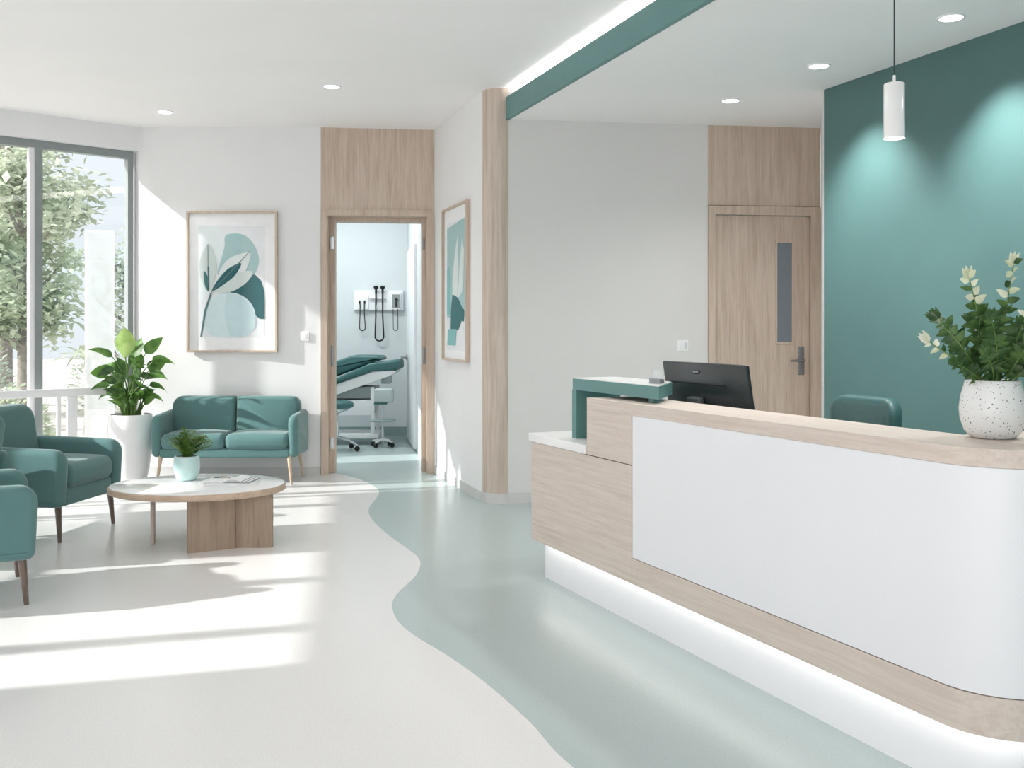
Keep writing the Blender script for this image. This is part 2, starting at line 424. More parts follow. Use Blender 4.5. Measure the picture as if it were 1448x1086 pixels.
cb.build('baseboard_column', M['base_grey'], label='curved pale baseboard around the foot of the oak column', category='baseboard', **STRUCT)
g0 = cc+d*.13+e*.02
gb = MB(); gb.prism([tuple(g0), tuple(R0+rdir*.005+rout*.01), tuple(R0+rdir*.005+rout*.2), tuple(g0+rout*.3)], 0, HR)
gb.build('trim_3', M['dark_gap'], label='thin dark joint between the oak column and the reception wall', category='trim', **STRUCT)

def rp(p, o=0.0): return R0+rdir*p+rout*o
DL, DR = 1.5438, 2.451
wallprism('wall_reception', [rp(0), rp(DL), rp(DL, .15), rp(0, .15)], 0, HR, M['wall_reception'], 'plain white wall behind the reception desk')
bb = MB(); bb.prism([tuple(rp(.003, -.01)), tuple(rp(DL, -.01)), tuple(rp(DL, .002)), tuple(rp(.003, .002))], 0, .08)
bb.build('baseboard_reception', M['base_grey'], label='grey baseboard along the wall behind the reception desk', category='baseboard', **STRUCT)
wallprism('wall_return', [rp(DR+.004), T0+tdir*.0+tout*.002, T0+tout*.15, rp(DR+.15)], 0, HR, M['wall'], 'slim white return wall beside the closed oak door')
wallprism('wall_right', [T0, T0+tdir*7.6, T0+tdir*7.6+tout*.12, T0+tout*.12], 0, HR, M['teal_wall'], 'dark teal accent wall behind the reception desk')
wallprism('shade_wall', [(.5, -1.2), (5.0, -1.2), (5.0, -1.35), (.5, -1.35)], 0, HC, M['wall'], 'unseen white wall added behind the viewer to shade the desk front')  # added out of view to cut the fill light on the desk
# a hairline joint on the teal wall
pj = T0+tdir*.80
# closed door
oak_above = MB(); oak_above.prism([tuple(rp(DL, -.004)), tuple(rp(DR, -.004)), tuple(rp(DR, .1)), tuple(rp(DL, .1))], 2.248, HR)
oak_above.build('trim_4', M['wood_v'], label='oak panel above the closed door', category='panel', **STRUCT)
dra = math.atan2(rdir.y, rdir.x)
dr = empty('door_2', (*rp(0), 0), dra, label='closed oak door with narrow grey glass slot and lever handle', category='door', **STRUCT)
il, ir, it = 1.597, 2.3645, 2.17
b = MB()
b.box(DL+.002, il, -.02, .10, 0, 2.243); b.box(ir+.004, DR, -.02, .10, 0, 2.243); b.box(il, ir+.004, -.02, .10, it+.006, 2.243)
b.build('door_frame', M['wood_v'], dr)
b = MB(); b.box(il+.003, ir, .012, .055, .006, it, 0); 
b.build('door_leaf', M['wood_v'], dr)
def pz(v, D): return 1.3+(465-v)*D/1400
gl, gr_, gt, gb_ = 2.102, 2.222, pz(343, 7.66), pz(484, 7.66)
b = MB(); b.box(gl, gr_, .008, .03, gb_, gt); b.build('glass_slot', M['door_glass'], dr, label='narrow grey glass slot')
b = MB()
for (x0, x1, z0, z1) in ((gl-.014, gl, gb_-.014, gt+.014), (gr_, gr_+.014, gb_-.014, gt+.014), (gl, gr_, gt, gt+.014), (gl, gr_, gb_-.014, gb_)): b.box(x0, x1, .004, .02, z0, z1)
b.build('slot_bead', M['wood_v'], dr)
hz = pz(509.5, 7.68)
b = MB(); b.box(2.272, 2.322, .002, .014, pz(530, 7.68), pz(490, 7.68), r=.005)
b.lathe([(.014, 0), (.014, .045)], 16, X=T(2.30, .004, hz) @ RX(PI/2))
b.tube([(2.305, -.045, hz), (2.25, -.047, hz), (2.19, -.045, hz-.002)], [.010, .010, .008], 10)
b.build('door_handle', M['steel_grey'], dr, label='satin steel lever handle on long plate')

# open doorway (door_1): local frame along E->F
ea = math.atan2((F-E).y, (F-E).x); LW = (F-E).length
d1 = empty('door_1', (E.x, E.y, 0), ea, label='open oak doorway leading into the exam room', category='doorway', **STRUCT)
q0, q1, th, tt, dep = .066, .936, 2.305, 2.365, .30
b = MB()
b.box(.004, q0-.008, -.018, .02, 0, tt); b.box(q1+.008, LW-.006, -.018, .02, 0, tt); b.box(q0-.008, q1+.008, -.018, .02, th+.004, tt)
b.build('architrave', M['wood_v'], d1)
b = MB()
b.box(.02, q0, -.004, dep, 0, th+.03); b.box(q1, LW-.01, -.004, dep, 0, th+.03); b.box(q0, q1, -.004, dep, th, th+.03)
b.build('jamb', M['wood_v'], d1)
b = MB(); b.box(q0, q0+.055, .12, dep, 0, th); b.box(q1-.035, q1, .12, dep, 0, th); b.box(q0+.055, q1-.035, .12, dep, th-.03, th)
b.build('door_stop', M['wood_v'], d1)
for z0, z1 in ((2.02, 2.13), (.22, .32)):
    b = MB(); b.box(q0+.014, q0+.044, .114, .12, z0, z1); b.lathe([(.008, 0), (.008, z1-z0)], 10, X=T(q0+.012, .112, z0)); b.build('hinge', M['chrome'], d1)
for x0, x1, z0, z1 in ((q0+.016, q0+.046, .96, 1.15), (q1-.03, q1-.008, .98, 1.13), (q1-.03, q1-.010, 2.02, 2.13)):
    b = MB(); b.box(x0, x1, .114, .12, z0, z1, r=.0025); b.build('strike_plate', M['steel_grey'], d1)
b = MB(); b.box(0, LW-.005, -.004, .05, tt, HC); b.box(0, LW-.005, .05, .3, th+.04, HC)
b.build('trim_5', M['wood_v'], loc=(E.x, E.y, 0), rz=ea, label='oak panel above the open doorway', category='panel', **STRUCT)

# ---- window wall by the corner
bk = MB(); bk.prism([tuple(C), tuple(W1), tuple(W1+wn*.27), tuple(C+wn*.27)], 2.885, HC)
bk.build('wall_left', M['wall'], label='white bulkhead above the tall corner window', category='wall', **STRUCT)
wa = math.atan2(-wd.y, -wd.x)     # local x runs from the corner C towards W1, local y = inward when mirrored
def wlocal(root_loc, ang): return empty
w1 = empty('window_1', (*(C+wn*.12), 0), wa, label='tall corner window with dark grey metal frame beside the tall plant', category='window', **STRUCT)
# local +y of w1 points: rotate (0,1) by wa
b = MB(); LWN = 3.27
b.box(.03, .08, -.04, .04, 0, 2.885); b.box(LWN-.06, LWN, -.04, .04, 0, 2.885)
b.box(.08, LWN-.06, -.04, .04, 2.82, 2.885); b.box(.08, LWN-.06, -.04, .04, 0, .05)
for k in (.83, 1.65, 2.47): b.box(k-.03, k+.03, -.045, .045, .05, 2.82)
b.build('window_frame', M['frame_grey'], w1)
b = MB()
for k in (.89, 1.71, 2.53): b.box(k-.03, k+.012, -.03, .03, .05, 2.82)
b.build('sash_stile', M['white_metal'], w1, label='slim white sash stile')
edges = [(.08, .80), (.902, 1.62), (1.722, 2.44), (2.542, LWN-.06)]
for a_, b_ in edges:
    b = MB(); b.box(a_, b_, -.006, .006, .05, 2.82); b.build('pane', M['glass'], w1)
# rail in front of the window
ro = C-wn*.09
rl = empty('guard_rail', (*ro, 0), wa, label='white metal guard rail standing in front of the corner window', category='rail')
b = MB(); b.box(.34, 3.1, -.03, .03, .735, .80, r=.008); b.build('top_rail', M['white_metal'], rl)
for k in (.62, 2.03, 3.05):
    b = MB(); b.box(k-.04, k+.04, -.025, .025, 0, .735, r=.006); b.build('post', M['white_metal'], rl)
b = MB(); b.box(.71, .74, -.012, .012, 0, .735); b.build('post', M['white_metal'], rl)

# ---- left glazed wall (out of frame, lets the sun in)
lv = (W2-W1); LL = lv.length; la = math.atan2(lv.y, lv.x)
w2 = empty('window_2', (W1.x, W1.y, 0), la, label='long glazed wall on the left letting the sun in', category='window', **STRUCT)
b = MB()
b.box(0, LL, -.06, .06, 2.275, 2.34); b.box(0, LL, -.06, .06, 0, .05); b.box(0, .06, -.06, .06, .05, 2.275); b.box(LL-.06, LL, -.06, .06, .05, 2.275)
mull = [.45, 1.25, 1.95, 2.66, 3.50]
for k in mull: b.box(k-.055, k+.055, -.06, .06, .05, 2.275)
b.box(.06, LL-.06, -.03, .03, 1.46, 1.50)
b.build('window_frame', M['frame_grey'], w2)
xs = [.06]+mull+[LL-.06]
for a_, b_ in zip(xs[:-1], xs[1:]):
    b = MB(); b.box(a_+.056, b_-.056, -.005, .005, .05, 2.275); b.build('pane', M['glass'], w2)
lo = V((-lv.y, lv.x)).normalized(); lo = lo if lo.x < 0 else -lo
wallprism('wall_left_upper', [W1, W2, W2+lo*.25, W1+lo*.25], 2.34, HC, M['wall'], 'white bulkhead over the left glazing')
wallprism('wall_left_near', [W2, (-5.15, -1.5), (-5.4, -1.5), (-5.4, 2.62)], 0, HC, M['wall'], 'plain white wall at the near left')

# ---- exam room shell
wallprism('wall_exam_back', [(-3.4, 12.05), (-1.10, 12.05), (-1.10, 12.2), (-3.4, 12.2)], 0, HC, M['exam_wall'], 'pale grey back wall of the exam room')
wallprism('baseboard_exam', [(-3.2, 12.035), (-1.274, 12.035), (-1.274, 12.052), (-3.2, 12.052)], 0, .11, M['exam_base'], 'grey green skirting at the back of the exam room', 'baseboard')
x0, x1 = V((-.80, 9.26)), V((-1.274, 12.05))
wallprism('wall_exam_right', [x0, x1, x1+V((.15, .02)), x0+V((.15, .02))], 0, HC, M['exam_wall'], 'right hand wall of the exam room')
xl = -3.25
b = MB(); b.prism([(xl, 9.05), (xl-.12, 9.05), (xl-.12, 12.05), (xl, 12.05)], 0, .75)
b.prism([(xl, 9.05), (xl-.12, 9.05), (xl-.12, 12.05), (xl, 12.05)], 1.75, HC)
b.prism([(xl, 9.70), (xl-.12, 9.70), (xl-.12, 12.05), (xl, 12.05)], .75, 1.75)
b.build('wall_exam_left', M['exam_wall'], label='left hand wall of the exam room with a small window', category='wall', **STRUCT)
w3 = empty('window_3', (xl-.06, 9.4, 0), 0, label='small window of the exam room', category='window', **STRUCT)
b = MB(); b.box(-.03, .03, -.3, .3, .75, .79); b.box(-.03, .03, -.3, .3, 1.71, 1.75); b.box(-.03, .03, -.3, -.26, .79, 1.71); b.box(-.03, .03, .26, .3, .79, 1.71); b.build('window_frame', M['white_metal'], w3)
b = MB(); b.box(-.004, .004, -.26, .26, .79, 1.71); b.build('pane', M['glass'], w3)
wx = (x1-x0).normalized(); wxa = math.atan2(wx.y, wx.x)
d3 = empty('door_3', (*(x0+wx*1.0), 0), wxa, label='white inner door with lever handle on the right of the exam room', category='door', **STRUCT)
# local +y = left of travel = room side
b = MB(); b.box(.22, 1.42, -.01, .035, .03, 2.2, r=.008); b.build('door_leaf', M['white_lam'], d3)
b = MB(); b.lathe([(.035, 0), (.035, .012), (.015, .014), (.015, .07)], 14, X=T(1.28, .035, .97) @ RX(-PI/2)); b.tube([(1.29, .10, .97), (1.15, .10, .97), (1.03, .095, .97)], .014, 8)
b.build('door_handle', M['steel_grey'], d3, label='chrome lever handle')

# ------------------------------------------------------------------ reception desk (local x along the front, y = depth, z up)
OA = math.atan2(-.9119, .4103); O = V((.1014, 5.145))
def ctr(s, n, z=0): return V((O.x+.4103*s+.9119*n, O.y-.9119*s+.4103*n, z))
desk = empty('reception_desk', (O.x, O.y, 0), OA, label='curved oak and white reception desk with glowing plinth', category='desk')
SA, RR, NE = 2.642, .22, 1.35
def path(off, s0):
    r = RR-off
    return [(s0, off)]+[(SA+r*math.sin(t*PI/2/16), off+r*(1-math.cos(t*PI/2/16))) for t in range(17)]+[(SA+r, NE)]
def sweep(mb, o0, o1, s0, z0, z1, mi=0):
    mb.prism(path(o0, s0)+path(o1, s0)[::-1], z0, z1, mi)
    n = len(mb.f)
def smooth_curve(mb):
    for i, f in enumerate(mb.f):
        if len(f) == 4: mb.sm[i] = True
b = MB(); b.box(0, .999, 0, .06, .21, .714); b.box(0, .05, .06, .75, .21, .714); b.build('end_cabinet', M['wood_h'], desk)
b = MB(); b.box(.60, .999, 0, .06, .718, .9295); b.box(.60, .64, .06, .27, .762, .9295); b.build('raised_end_panel', M['wood_h'], desk)
b = MB()
b.prism([(.60, 0)]+path(0, 1.0)+[(2.48, NE), (2.48, .27), (.60, .27)], .93, .98); smooth_curve(b)
b.build('ledge_top', M['wood_h'], desk)
b = MB(); sweep(b, .002, .05, 1.003, .322, .929); smooth_curve(b); b.build('front_panel', M['white_lam'], desk, label='large white front panel')
b = MB(); sweep(b, 0, .06, 1.0, .21, .319); smooth_curve(b); b.build('lower_band', M['wood_h'], desk)
b = MB(); b.prism([(.0, .08)]+path(.08, 1.0)+path(.14, 1.0)[::-1]+[(0, .14)], 0, .205); smooth_curve(b); b.build('plinth', M['white_lam'], desk, label='white recessed plinth')
b = MB(); b.prism([(.02, .035)]+path(.035, 1.0)+path(.055, 1.0)[::-1]+[(.02, .055)], .2, .2098); b.build('light_strip', M['led_kick'], desk, label='glowing light strip under the desk')
b = MB(); b.box(-.012, .598, -.012, .80, .718, .76, r=.003); b.build('low_counter', M['white_gloss'], desk, label='white low counter slab')
b = MB(); b.box(.60, 2.46, .06, .80, .718, .745); b.build('work_surface', M['white_lam'], desk)
b = MB(); b.box(2.36, 2.40, .30, .78, .0, .717); b.build('support_panel', M['white_lam'], desk)
b = MB(); b.box(.62, .66, .2, .78, 0, .717); b.build('support_panel', M['white_lam'], desk)

# teal bridge shelf on the low counter
tf = empty('counter_shelf', ctr(.30, .08, .76), OA, label='teal bridge shelf standing on the low end of the desk', category='shelf')
b = MB()
b.prism(rpoly([(0, 0, .008), (.79, 0, 0), (.51, .25, 0), (0, .25, 0)], 4), .24, .295); b.build('shelf_top', M['teal_lam'], tf)
b = MB(); b.box(0, .045, 0, .25, 0, .24); b.build('leg', M['teal_lam'], tf)
b = MB(); b.prism([(.006, .004), (.782, .004), (.508, .246), (.006, .246)], .2952, .2985); b.build('top_sheet', M['white_gloss'], tf, label='white top surface')
b = MB(); b.box(.66, .70, .03, .07, .2205, .24); b.build('foot', M['teal_lam'], tf)
ac = empty('sign_holder', ctr(.93, .17, 1.0585), OA, label='small clear acrylic sign holder on the teal shelf beside the monitor', category='sign holder')
b = MB(); b.box(-.045, .045, -.03, .03, 0, .003); b.box(-.045, .045, -.003, .001, .003, .06, X=RX(math.radians(-12))); b.build('acrylic_sheet', M['acrylic'], ac)
b = MB(); b.box(-.043, .043, -.012, .012, .0032, .022); b.build('grey_base', M['steel_grey'], ac, label='grey weighted base')

# monitor seen from behind
mo = empty('monitor', ctr(.865, .58, .745), OA, label='black computer monitor seen from behind on the reception desk', category='monitor')
tilt = T(0, -.10, .214) @ RX(math.radians(9)) @ T(0, 0, -.185)
b = MB(); b.box(-.325, .325, -.0, .022, 0, .37, r=.006, X=tilt)
# tapered back shell
o_ = [(-.322, .004), (.322, .004), (.322, .366), (-.322, .366)]; i_ = [(-.245, .0), (.245, .0), (.245, .300), (-.245, .300)]
vs = [(x, 0, z) for x, z in o_]+[(x, -.04, z) for x, z in i_]
b.add(vs, [(0, 1, 5, 4), (1, 2, 6, 5), (2, 3, 7, 6), (3, 0, 4, 7), (4, 5, 6, 7)], 0, False, tilt)
b.build('back_shell', M['plastic_dark'], mo)
b = MB(); b.box(-.315, .315, .0215, .0235, .012, .36, X=tilt); b.build('screen', M['black'], mo)
b = MB()
b.box(-.225, .225, -.0435, -.039, .280, .286, X=tilt); b.build('vent_groove', M['black'], mo)
b = MB()
bt = T(0, -.021, .366) @ RX(math.radians(0))
pr = [(-.028, -.009, .006), (.028, -.009, .006), (.028, .009, .006), (-.028, .009, .006)]
BX = tilt @ T(-.02, -.0222, .333) @ RX(PI/2-math.radians(31.2)) 
b.prism(rpoly(pr, 4), 0, .0015, 0, BX); b.prism(rpoly([(-.024, -.0062, .005), (.024, -.0062, .005), (.024, .0062, .005), (-.024, .0062, .005)], 4), .0014, .0019, 1, BX)
# small raised characters on the badge
for k, w in enumerate((.006, .005, .004, .006, .005)):
    b.box(-.018+k*.008, -.018+k*.008+w, -.0025, .0025, .0019, .0022, 2, BX)
b.build('badge', [M['black'], M['plastic_mid'], M['plastic_logo']], mo, label='small rounded badge')
b = MB(); b.box(-.05, .05, -.075, -.04, .05, .225, r=.012, X=tilt); b.build('mount_cover', M['plastic_mid'], mo)
b = MB(); b.box(-.035, .035, -.155, -.115, .01, .16, r=.008); b.box(-.12, .12, -.22, .02, 0, .012, r=.005); b.build('stand', M['plastic_dark'], mo)

# switch plates
def plate(name, loc, rz, label, cat):
    r = empty(name, loc, rz, label=label, category=cat)
    b = MB(); b.box(-.042, .042, -.006, .001, -.042, .042, r=.002); b.build('plate', M['white_gloss'], r)
    b = MB(); b.box(-.027, .012, -.009, -.006, -.027, .027, r=.0014); b.build('rocker', M['white_lam'], r)
    b = MB(); b.box(.018, .028, -.008, -.006, -.024, .024, r=.0009); b.build('rocker', M['base_grey'], r)
    return r
pp = rp(1.345)
plate('light_switch', (pp.x, pp.y, 1.172), dra, 'white light switch on the reception wall above the monitor', 'switch')
plate('light_switch', (-1.842, 8.787, 1.235), math.radians(-1), 'white light switch on the sunlit wall right of the sofa', 'switch')

# ------------------------------------------------------------------ office chair
oc = empty('office_chair', (1.86-.2, 5.12-.09, 0), math.atan2(-.4103, -.9119), label='teal leather office chair behind the reception desk', category='chair')
YZ = Matrix(((0, 0, 1, 0), (1, 0, 0, 0), (0, 1, 0, 0), (0, 0, 0, 1)))     # outline (y,z) extruded along x
b = MB()
bo = rpoly([(-.20, .52, .06), (.20, .52, .06), (.235, .955, .09), (-.235, .955, .09)], 8)
def curve_x(mb, k):
    mb.v = [(x+k*y*y, y, z) for x, y, z in mb.v]
b.prism(bo, -.045, .045, 0, T(-.21, 0, 0) @ YZ @ I4, r=.035, seg=5)
curve_x(b, .8); b.build('backrest', M['fabric_back'], oc)
b = MB(); bo2 = rpoly([(-.15, .56, .05), (.15, .56, .05), (.165, .90, .05), (-.165, .90, .05)], 6)
b.prism(bo2, 0, .012, 0, T(-.172, 0, 0) @ YZ, r=.010, seg=3); curve_x(b, .8); b.build('back_pad', M['fabric_back'], oc)
b = MB(); b.rbox((.48, .48, .09), (.02, 0, .46), .04, 4, 2, (0, 0, .015)); b.build('seat', M['fabric_back'], oc)
b = MB(); b.tube([(-.10, 0, .42), (-.235, 0, .43), (-.262, 0, .60)], .018, 8); b.build('back_bracket', M['steel_grey'], oc)
b = MB(); b.lathe([(.028, .08), (.028, .26), (.018, .26), (.018, .42)], 14); b.build('gas_lift', M['chrome'], oc)
for k in range(5):
    a_ = 2*PI*k/5; b = MB(); b.tube([(.02*math.cos(a_), .02*math.sin(a_), .10), (.28*math.cos(a_), .28*math.sin(a_), .065)], [.024, .015], 8); lg = b.build('base_arm', M['chrome'], oc)
    b = MB(); b.lathe([(.028, -.012), (.03, 0), (.028, .012)], 14, X=T(.28*math.cos(a_), .28*math.sin(a_), .0305) @ RZ(a_) @ RX(PI/2)); b.build('caster', M['black'], lg)

# ------------------------------------------------------------------ seating
XZ = Matrix(((1, 0, 0, 0), (0, 0, 1, 0), (0, 1, 0, 0), (0, 0, 0, 1)))      # outline (x,z) extruded along y
def leg(mb, x, y, z, sx, sy, r0=.021, r1=.011): mb.tube([(x, y, z), (x+sx, y+sy, 0.0)], [r0, r1], 12)

def armchair(label, group):
    r = empty('armchair', label=label, category='armchair', group=group)
    hw = .36
    b = MB(); b.box(-.27, .315, -.262, .262, .215, .325, r=.02, seg=3); b.build('base', M['fabric'], r)
    b = MB(); b.rbox((.55, .505, .15), (.062, 0, .395), .05, 4, 3, (.012, .004, .022)); b.build('seat_cushion', M['fabric'], r)
    b = MB()
    b.prism(rpoly([(0, .20, .05), (.11, .20, .05), (.13, .52, .06), (.10, .64, .06), (-.02, .64, .05)], 6), -.255, .255, 0, I4)
    b = MB()
    prof = rpoly([(-.26, .26, .05), (.26, .26, .05), (.272, .805, .10), (-.272, .805, .10)], 8)
    def bw(p): return p
    b.prism(prof, 0, .15, 0, YZ, r=.05, seg=5)
    # lean back and belly
    b.v = [(x-.365-.16*(z-.26)+.02*(1-(y/.27)**2)*(1-((z-.53)/.28)**2)*(1 if x > .1 else 0)+.06, y, z) for x, y, z in b.v]
    b.build('backrest', M['fabric'], r)
    for s in (-1, 1):
        b = MB(); ol = rpoly([(-.36, .215, .04), (.335, .215, .04), (.352, .565, .085), (-.36, .585, .06)], 7)
        b.prism(ol, 0, .098, 0, T(0, (.262 if s > 0 else -.36), 0) @ XZ, r=.042, seg=5); b.build('armrest', M['fabric'], r)
    for sx in (-1, 1):
        for sy in (-1, 1):
            b = MB(); leg(b, .27*sx+(.01 if sx > 0 else -.01), .29*sy, .235, .02*sx, .012*sy); b.build('leg', M['dark_leg'], r)
    return r
G = 'teal armchairs facing the coffee table'
ac1 = armchair('teal armchair in front of the window rail, whole in view', 'teal armchairs of the waiting area')
ac1.location = (-3.0, 6.35, 0); ac1.rotation_euler.z = math.radians(-8)
ac2 = copy_tree(ac1); ac2['label'] = 'nearest teal armchair, cut off by the left edge, only an arm and legs showing'
ac2.location = (-2.70, 4.78, 0); ac2.rotation_euler.z = math.radians(30)
ac3 = copy_tree(ac1); ac3['label'] = 'teal armchair squeezed between the two others, just a sliver of its back showing'
ac3.location = (-3.345, 5.56, 0); ac3.rotation_euler.z = math.radians(178)

so = empty('sofa', (-2.40, 8.47, 0), -PI/2, label='two seat teal fabric sofa with slim oak legs against the white wall', category='sofa')
so.scale = (1, .93, 1)
W = 1.30
b = MB(); b.box(-.22, .215, -.585, .585, .222, .30, r=.018, seg=3); b.build('base', M['fabric'], so)
for s in (-1, 1):
    b = MB(); b.rbox((.44, .572, .13), (.012, s*.288, .355), .05, 4, 4, (.012, .003, .02)); b.build('seat_cushion', M['fabric'], so)
    b = MB(); prof = rpoly([(s*.006, .30, .03), (s*.585, .30, .03), (s*.60, .715, .09), (s*.004, .715, .03)], 8)
    b.prism(prof, 0, .12, 0, YZ, r=.035, seg=5)
    b.v = [(x-.27-.10*(z-.30)+.06+.015*(1-((abs(y)-.295)/.3)**2)*(1 if x > .08 else 0), y, z) for x, y, z in b.v]
    b.build('back_cushion', M['fabric'], so)
    b = MB(); ol = rpoly([(-.25, .225, .04), (.22, .225, .05), (.245, .575, .08), (-.25, .60, .05)], 7)
    b.prism(ol, 0, .088, 0, T(0, (.572 if s > 0 else -.66), 0) @ XZ, r=.04, seg=5); b.build('armrest', M['fabric'], so)
    for sx, xx in ((1, .19), (-1, -.20)):
        b = MB(); leg(b, xx, s*.575, .24, .03*sx, .03*s, .019, .010); b.build('leg', M['wood_leg'], so)

# ------------------------------------------------------------------ coffee table
ct = empty('coffee_table', (-1.906, 6.01, 0), 0, label='oval oak coffee table with pale top and panel base', category='table')
def oval(rx, ry, n=64): return [(rx*math.cos(2*PI*i/n), ry*math.sin(2*PI*i/n)) for i in range(n)]
b = MB(); b.prism(oval(.524, .42), .32, .356, 0, r=.006, seg=2); b.build('table_rim', M['wood_table_h'], ct, label='oak edge of the table top')
b = MB(); b.prism(oval(.516, .412), .3555, .361, 0, r=.002, seg=2); b.build('table_top', M['white_gloss'], ct, label='pale laminate table top')
def slab(p0, p1, t, z0, z1, r=.012):
    p0, p1 = V(p0)-V((-1.906, 6.01)), V(p1)-V((-1.906, 6.01)); dd = (p1-p0).normalized(); nn = V((-dd.y, dd.x))*t/2
    b = MB(); b.prism(rpoly([(*(p0-nn), r), (*(p1-nn), r), (*(p1+nn), r), (*(p0+nn), r)], 4), z0, z1)
    return b
slab((-1.885, 5.745), (-1.645, 5.88), .045, 0, .32).build('leg_panel', M['wood_table'], ct)
slab((-1.655, 5.895), (-1.425, 5.905), .05, 0, .32, .02).build('leg_panel', M['wood_table'], ct)
slab((-1.65, 5.93), (-1.70, 6.33), .045, 0, .32).build('leg_panel', M['wood_table'], ct)
slab((-2.165, 5.96), (-2.205, 6.09), .024, 0, .32, .006).build('leg_panel', M['wood_h'], ct)  # paler oak stands in for sun on this thin panel

# magazines on the table
TZ = .3615
mg = empty('magazine', (-1.70, 6.03, TZ), math.radians(8), label='closed white magazine lying under the open one on the coffee table', category='magazine')
b = MB(); b.box(-.15, .15, -.11, .11, .001, .008); b.build('pages', M['paper'], mg)
b = MB(); b.box(-.152, .152, -.112, .112, .008, .009); b.box(-.152, .152, -.112, .112, 0, .001); b.box(-.153, -.150, -.112, .112, 0, .009); b.build('cover', M['white_lam'], mg)
mg2 = empty('magazine', (-1.73, 6.07, TZ+.0092), math.radians(-6), label='open magazine with fanned pages and printed picture on the coffee table', category='magazine')
def ztop(t, lift): return .002+lift*math.sin(PI*t)**.8*(1-.55*t)+.001
def page_block(mb, side_, lift, w, y0, y1, mi, base=.0003):
    tp_ = [(side_*w*i/12, ztop(i/12, lift)) for i in range(13)]
    mb.prism(tp_+[(side_*w, base), (0, base)], -y1, -y0, mi, Matrix(((1, 0, 0, 0), (0, 0, -1, 0), (0, 1, 0, 0), (0, 0, 0, 1))))
b = MB(); page_block(b, -1, .013, .15, -.095, .095, 0); b.build('left_pages', M['paper'], mg2)
b = MB()
for k_ in range(6): page_block(b, 1, .022-.0032*k_, .130+.006*k_, -.095-.0008*k_, .095, k_ % 2)
b.build('right_pages', [M['paper'], M['grey_panel']], mg2, label='fanned pages showing grey edges')
b = MB()
def on_page(x, y, dz): 
    t = min(1, abs(x)/.15); return (x, y, ztop(t, .013)+dz)
def blob(mb, cx, cy, rx, ry, mi, dz, n=14):
    c = on_page(cx, cy, dz); vs = [c]+[on_page(cx+rx*math.cos(2*PI*i/n), cy+ry*math.sin(2*PI*i/n), dz) for i in range(n)]
    mb.add(vs, [(0, 1+i, 1+(i+1) % n) for i in range(n)], mi, True)
blob(b, -.070, .045, .055, .040, 0, .0008); blob(b, -.055, .040, .035, .026, 1, .0014); blob(b, -.098, .035, .022, .026, 2, .0014)
b.build('printed_picture', [A['md'], art('print_peach', (222, 204, 188)), A['dk']], mg2, label='teal and peach printed picture')

# ------------------------------------------------------------------ plants
def leaf(mb, p0, dr, side, L, Wd, droop=.3, fold=.2, n=8, mi=0, wave_=0.0, peak=.45):
    """blade from p0 along dr, width along side, drooping towards -z"""
    p0, dr, side = V(p0), V(dr).normalized(), V(side)
    side = (side-dr*side.dot(dr)).normalized(); up = side.cross(dr)
    if up.z < 0: up = -up
    rows = []; p = p0.copy(); t_ = dr.copy()
    for i in range(n+1):
        t = i/n
        w = Wd*(math.sin(PI*t**(.62 if peak < .5 else 1.0))**.85 if 0 < t < 1 else 0.0)
        if i == 0: w = Wd*.04
        wz = wave_*Wd*math.sin(t*14+p0.x*50)
        rows.append([p-side*w+up*(w*fold+wz), p-side*w*.5+up*w*fold*.35, p, p+side*w*.5+up*w*fold*.35, p+side*w+up*(w*fold-wz)])
        t_ = (t_+V((0, 0, -droop/n*2*(.3+t)))).normalized(); p = p+t_*(L/n)
    mb.strip(rows, mi)
def stalk(mb, pts, r0, r1, mi=0, n=6):
    k = len(pts); mb.tube(pts, [r0+(r1-r0)*i/(k-1) for i in range(k)], n, mi)
def bez(p0, p1, p2, n=7):
    p0, p1, p2 = V(p0), V(p1), V(p2); return [p0*(1-t)**2+p1*2*t*(1-t)+p2*t*t for t in [i/n for i in range(n+1)]]

# tall floor planter
tp = empty('planter', (-3.26, 8.47, 0), 0, label='tall white floor planter with broad leaved plant beside the sofa', category='potted plant')
prof = [(.112, 0), (.128, .006), (.150, .10), (.172, .25), (.184, .38), (.186, .46), (.178, .55), (.172, .572), (.160, .572), (.158, .53)]
b = MB(); b.lathe(prof, 48, cap=False); b.lathe([(.112, 0), (.001, 0)], 48, cap=False); b.build('pot', M['ceramic_w'], tp)
b = MB(); b.lathe([(.0005, .548), (.10, .546), (.160, .54)], 32, cap=False); b.build('soil', M['soil'], tp)
fs_, st_, big_ = MB(), MB(), MB()
px2m = 8.45/1400
def PX(u, v, dy=0.0): return V(((u-177)*px2m, dy, 1.3-(v-465)*px2m))      # as offsets in the plant's own frame (its height fixed to the floor)
random.seed(5)
